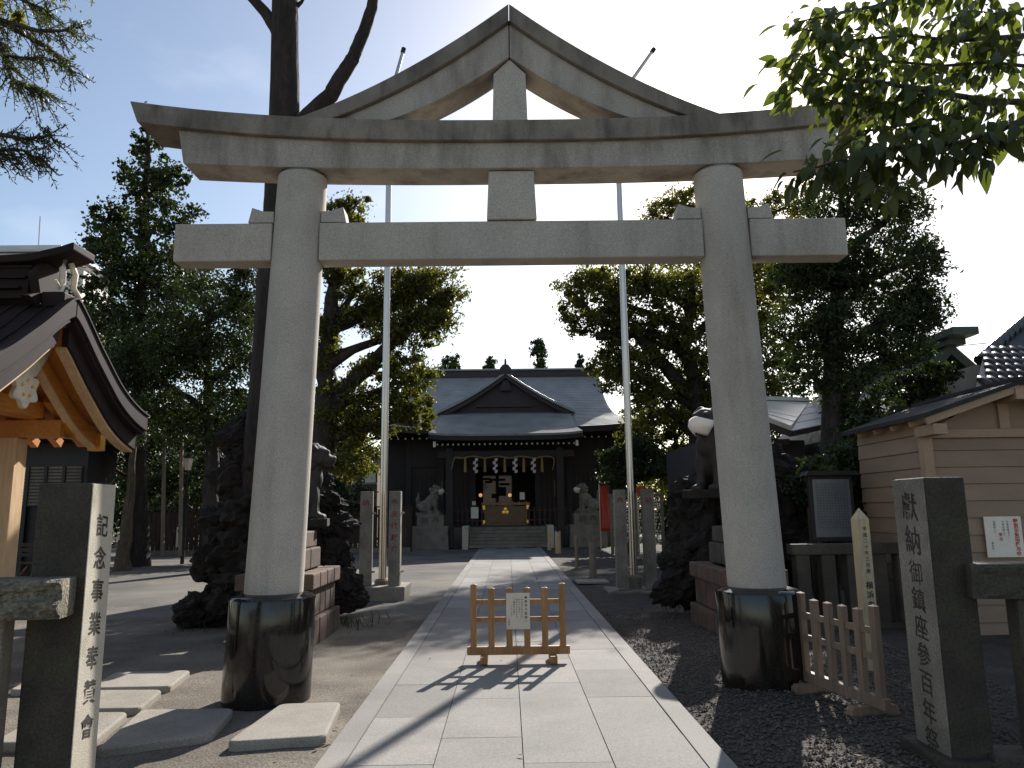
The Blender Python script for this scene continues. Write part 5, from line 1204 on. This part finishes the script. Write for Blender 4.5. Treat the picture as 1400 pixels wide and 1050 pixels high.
# poster on the house
c = at(1376, 734, 9.9); po = thing('poster', 'white poster with red heading on the cream house wall', 'poster', (c.x, 9.9, c.z-.25))
k = 9.9/FOC; pn = MB().b(c.x-25*k, c.x+25*k, 9.94, 9.955, c.z-27*k, c.z+27*k).build('sheet', MT['paper'], po)
lm = MB(); letters(lm, '特別御朱印授与中', (c.x+17*k, 9.936, c.z+21*k), (1, 0, 0), (0, 0, -1), 6.5*k, 6.2*k, .03); lm.build('red_heading', MT['redink'], pn); lm = MB(); letters(lm, '受付', (c.x-5*k, 9.936, c.z+3*k), (1, 0, 0), (0, 0, -1), 5*k, 6*k, .02); lm.build('red_note', MT['redink'], pn)
lm = MB()
for i, (s_, dx, dz) in enumerate((('社務所にて', -12, 20), ('午前九時より', -0, 20), ('午後五時まで', 6, 20), ('初穂料', -17, -8))): letters(lm, s_, (c.x+dx*k, 9.936, c.z+dz*k), (1, 0, 0), (0, 0, -1), 3*k, 3.6*k, .008)
lm.build('small_text', MT['ink'], pn)
# notice board
nbd = thing('notice_board', 'framed notice board with a bluish painted reflection, standing in front of the dark shrub', 'notice board', (4.95, 11.5, 0))
c = at(1137, 695, 11.5); k = 11.5/FOC
fr_ = MB().b(c.x-30*k, c.x+30*k, 11.47, 11.55, c.z-44*k, c.z+44*k).build('board_frame', MT['darkwood'], nbd, bevel=.008)
pn = MB().b(c.x-25*k, c.x+25*k, 11.455, 11.47, c.z-38*k, c.z+39*k).build('board_panel', MT['board'], fr_)  # grey-blue reflection put into the panel colour
lm = MB()
for i in range(11): letters(lm, '当神社由緒御祭神天照皇大神例祭六月', (c.x+(20-4*i)*k, 11.452, c.z+32*k), (1, 0, 0), (0, 0, -1), 2.6*k, 3.6*k, .004)
lm.build('board_text', MT['slate'], pn)
for q in (-1, 1): MB().b(c.x+q*27*k-.04, c.x+q*27*k+.04, 11.5, 11.58, 0, c.z).build('leg', MT['fencewood'], nbd)
MB().prism([(c.x-36*k, c.z+44*k), (c.x+36*k, c.z+44*k), (c.x+32*k, c.z+50*k), (c.x-32*k, c.z+50*k)], 11.35, 11.65).build('board_roof', MT['slate'], nbd)
# marker post
a = at(1188, 830, 7.9); b_ = at(1172, 695, 7.9)
mk = thing('marker_post', 'slim white pointed marker post with black characters behind the right barrier', 'marker post', ((a.x+b_.x)/2, 7.9, .05))
mx_ = (a.x+b_.x)/2; hw = .066; zt_ = b_.z-.11
m1 = MB().b(mx_-hw, mx_+hw, 7.9-hw, 7.9+hw, .0, zt_); m1.add([(mx_-hw, 7.9-hw, zt_), (mx_+hw, 7.9-hw, zt_), (mx_+hw, 7.9+hw, zt_), (mx_-hw, 7.9+hw, zt_), (mx_, 7.9, zt_+.12)], [(0, 1, 4), (1, 2, 4), (2, 3, 4), (3, 0, 4)])
sp = m1.build('shaft', MT['postpaint'], mk, bevel=.004); mk.rotation_euler.z = 0
lm = MB(); letters(lm, '平成二十年三月建', (mx_+.01, 7.9-hw-.003, zt_-.10), (1, 0, 0), (0, 0, -1), .045, .06, .01); letters(lm, '横浜市教育委員会', (mx_+.01, 7.9-hw-.003, zt_-.66), (1, 0, 0), (0, 0, -1), .075, .095, .016)
lm.build('inscription', MT['ink'], sp)['kind'] = 'stuff'
# low stone fence behind
sf = thing('stone_fence', 'row of dark stone fence posts behind the notice board', 'stone fence', (5.3, 10.9, 0))
for i in range(9):
    xx = 4.15+.36*i; MB().b(xx-.1, xx+.1, 10.8, 11.0, 0, 1.05).build('baluster', MT['darkstone'], sf, bevel=.015)
MB().b(4.0, 7.2, 10.78, 11.02, 1.05, 1.2).build('rail', MT['darkstone'], sf, bevel=.015); MB().b(4.0, 7.2, 10.75, 11.05, -.05, .12).build('sill', MT['darkstone'], sf)
# bright-roofed small building
c = at(1090, 600, 22); br = thing('small_shrine', 'small building with a sunlit metal roof right of the torii', 'building', (c.x, 24, 0))
rfm = mat('bright_metal_roof', (.62, .62, .60), (.52, .52, .5), 2, 30, .08, .35, 0, metal=0)
A_, B_, C_, D_ = at(1000, 549, 24.5), at(1106, 552, 24.5), at(1082, 590, 20.8), at(1018, 566, 21.0); E_ = at(1144, 577, 23.2)
u_ = Vector((0, 0, .07))
for k in range(6):      # main slope, sheet by sheet from the ridge down
    a, b_, c_, d = D_.lerp(A_, 1-k/6), C_.lerp(B_, 1-k/6), C_.lerp(B_, 1-(k+1)/6), D_.lerp(A_, 1-(k+1)/6); o_ = Vector((0, 0, .012*k))
    MB().hexa([a, d, c_, b_, a+u_+o_, d+u_+o_*1.6, c_+u_+o_*1.6, b_+u_+o_]).build('roof_sheet', rfm, br)
for k in range(4):
    a, b_, c_, d = B_.lerp(C_, k/4), B_.lerp(E_, k/4), B_.lerp(E_, (k+1)/4), B_.lerp(C_, (k+1)/4); o_ = Vector((0, 0, -.012*k-.01))
    MB().hexa([a+o_, d+o_, c_+o_, b_+o_, a+u_+o_, d+u_+o_, c_+u_+o_, b_+u_+o_]).build('hip_sheet', MT['copper'], br)
MB().beam(A_+u_*2, B_+u_*2, .16, .12).build('ridge_cap', rfm, br)
MB().beam(D_-u_, C_-u_, .08, .16).build('barge_board', MT['fencewood'], br); MB().beam(C_-u_, E_-u_, .08, .14).build('eave_board', MT['fencewood'], br)
MB().b(D_.x-1, C_.x+.9, 22.2, 27, -.05, C_.z-.12).build('wall', MT['darkwood'], br)
MB().prism([(D_.x-.6, C_.z-.12), (C_.x-.15, C_.z-.12), (D_.x-.2, D_.z-.12)], 21.6, 21.7).build('gable_panel', MT['plaster'], br)
for q in (.25, .6): MB().beam((D_.x-.5+q*(C_.x-D_.x), 21.55, C_.z-.2), (D_.x-.5+q*(C_.x-D_.x), 21.55, D_.z-.1-q*(D_.z-C_.z)), .07, .09).build('gable_strut', MT['fencewood'], br)
MB().b(D_.x-1, C_.x+.2, 21.5, 21.62, C_.z-.3, C_.z-.14).build('gable_tie', MT['fencewood'], br)
# omikuji rack and red banner by the right of the hall
rk = thing('fortune_rack', 'timber rack strung with white paper fortunes behind the right flagpole', 'rack', (5.2, 30, 0))
xa, xb = at(836, 700, 30).x, at(905, 700, 30).x
for x in (xa, (xa+xb)/2, xb): MB().b(x-.06, x+.06, 29.95, 30.07, -.05, 2.3).build('rack_post', MT['woodg'], rk)
MB().b(xa-.1, xb+.1, 29.93, 30.09, 2.2, 2.32).build('rack_beam', MT['woodg'], rk)
mb = MB(); r3 = random.Random(6)
for r_ in range(13):
    z = .5+.13*r_
    MB().b(xa, xb, 30.0, 30.01, z, z+.012).build('string', MT['straw'], rk)
    for i in range(46):
        if r3.random() < .3: continue
        x = xa+(xb-xa)*(i+r3.random())/46; mb.box((x, 29.98+r3.uniform(-.02, .02), z-.03), (.035, .02, r3.uniform(.06, .11)), r3.uniform(-.6, .6))
o = mb.build('paper_fortunes', MT['paper'], rk); o['kind'] = 'stuff'
c = at(884, 673, 28.5); k = 28.5/FOC
mb = thing('red_awning', 'bright red awning end glowing above the right stone post', 'awning', (c.x, 28.7, c.z-.3))
MB().prism([(c.x-10*k, c.z-4*k), (c.x+9*k, c.z-4*k), (c.x+5*k, c.z+5*k), (c.x-10*k, c.z+7*k)], 28.5, 29.2).build('awning_cloth', MT['red'], mb)
for q in (-10, 12): MB().tube([(c.x+q*k, 29, -.05), (c.x+q*k, 29, c.z)], .03, 6).build('awning_pole', MT['steel'], mb)
c = at(827, 695, 32); k = 32/FOC
bnr = thing('shrine_banner', 'tall narrow red banner beside the right lion dog', 'banner', (c.x, 32, -.05))
vs_ = []; mb = MB()
for i in range(5):
    for j in range(13): vs_.append((c.x+(-6+3*i)*k, 32+.04*math.sin(i*1.2+j*.4), c.z+(-30+5*j)*k))
mb.add(vs_, [(i*13+j, (i+1)*13+j, (i+1)*13+j+1, i*13+j+1) for i in range(4) for j in range(12)]); o = mb.build('banner_cloth', MT['red'], bnr, smooth=True); o.modifiers.new('s', 'SOLIDIFY').thickness = .01
MB().tube([(c.x-7*k, 32, -.05), (c.x-7*k, 32, c.z+33*k)], .025, 6).build('banner_pole', MT['steel'], bnr)
# green gabled building and tiled roof behind the house
gb = thing('green_roof_building', 'building with a green copper ridge and grey gable behind the cream house', 'building', (13.0, 22, 0))
Yg = 20.0
r0 = at(1318, 455, Yg-.6); r1 = at(1235, 490, Yg+5)
pk = at(1272, 497, Yg); el = at(1180, 595, Yg); er = at(1364, 585, Yg)
MB().b(el.x+.5, er.x-.3, Yg, Yg+7, -.05, el.z).build('wall', MT['plaster'], gb)
MB().prism([(el.x, el.z), (er.x, el.z), (pk.x, pk.z)], Yg, Yg+.1).build('gable_wall', MT['plaster'], gb)
hx = (er.x-el.x)/2
for q in (-1, 1):
    e = Vector((pk.x+q*(hx+.5), 0, el.z-.3))
    a0, b0 = Vector((pk.x, Yg-1.0, pk.z+.05)), Vector((e.x, Yg-1.0, e.z)); a1, b1 = Vector((pk.x, Yg+7, pk.z+.05)), Vector((e.x, Yg+7, e.z)); u_ = Vector((0, 0, .32))
    MB().hexa([a0, b0, b1, a1, a0+u_, b0+u_, b1+u_, a1+u_]).build('roof_slope', MT['greencu'], gb)
MB().b(pk.x-.22, pk.x+.22, Yg-1.3, Yg+7, pk.z+.25, pk.z+.42).build('ridge', MT['greencu'], gb); MB().b(pk.x-.34, pk.x+.34, Yg-1.7, Yg+7, pk.z+.42, pk.z+.62).build('ridge_cap', MT['greencu'], gb, bevel=.02)
tr_ = thing('tiled_roof_building', 'dark building with steep grey tiled roof at the far right edge', 'building', (13, 17, 0))
a = at(1330, 520, 15); b_ = at(1262, 545, 15)
xl = at(1350, 525, 15).x; ze = at(1400, 532, 15).z; zm = at(1360, 498, 15).z
MB().b(xl+1.6, xl+8, 16.0, 21, -.05, ze).build('wall', MT['plaster'], tr_)
tlm = MB().lathe([(.075, 0), (.075, .3), (.06, .31)], (0, 0), 8).mesh('roof_tile', MT['tile'], True)
nx_, ny_ = 20, 6
sl_ = Vector((0, 1.9, (zm-ze)+.62))
xf, xk = at(1334, 525, 14.6).x, at(1349, 499, 16.5).x
MB().hexa([(xf, 14.6, ze-.1), (xf+9, 14.6, ze-.1), (xk+8, 14.6+sl_.y, ze-.1+sl_.z), (xk, 14.6+sl_.y, ze-.1+sl_.z), (xf, 14.6, ze), (xf+9, 14.6, ze), (xk+8, 14.6+sl_.y, ze+sl_.z), (xk, 14.6+sl_.y, ze+sl_.z)]).build('lower_roof', MT['tile'], tr_)
rotx = math.atan2(-sl_.y, sl_.z)
for i in range(nx_):
    for j in range(ny_):
        p = Vector((xf+.1+.2*i, 14.6, ze+.02))+sl_*(j/ny_)
        if p.x < xf+(xk-xf)*(j+1)/ny_: continue
        link('roof_tile', tlm, tr_, p-tr_.location, (rotx, 0, 0), (1, 1, sl_.length/ny_/.3*1.05))
h0, h1 = at(1340, 500, 16.6), at(1480, 378, 19.0)
MB().hexa([h0, h0+Vector((9, 0, 0)), h1+Vector((6, 0, 0)), h1, h0+Vector((0, .05, .14)), h0+Vector((9, .05, .14)), h1+Vector((6, .05, .14)), h1+Vector((0, .05, .14))]).build('upper_roof', MT['tile'], tr_)
MB().b(h0.x+.5, h0.x+8, 17.2, 20, ze, h0.z+.2).build('upper_wall', MT['plaster'], tr_)
for k in range(22):
    a_ = h0.lerp(h1, k/22); b2 = h0.lerp(h1, (k+1.15)/22)
    MB().tube([a_+Vector((0, 0, .12)), b2+Vector((0, 0, .16))], [.13, .11], 8).build('hip_tile', MT['tile'], tr_)
# wire
wr = MB().tube([at(1100, 482, 30), at(1200, 482, 30), at(1290, 475, 30), at(1420, 462, 30)], .018, 5).build('overhead_wire', MT['ink']); tag(wr, 'thin dark overhead wire crossing the sky above the right roofs', 'wire')
up_ = MB().tube([at(1420, 462, 30), at(1420, 462, 30)*1, Vector((at(1420, 462, 30).x, 30, -.05))], .1, 8)
ut = up_.build('utility_pole', MT['stone']); tag(ut, 'concrete utility pole carrying the wire beyond the right edge', 'utility pole')
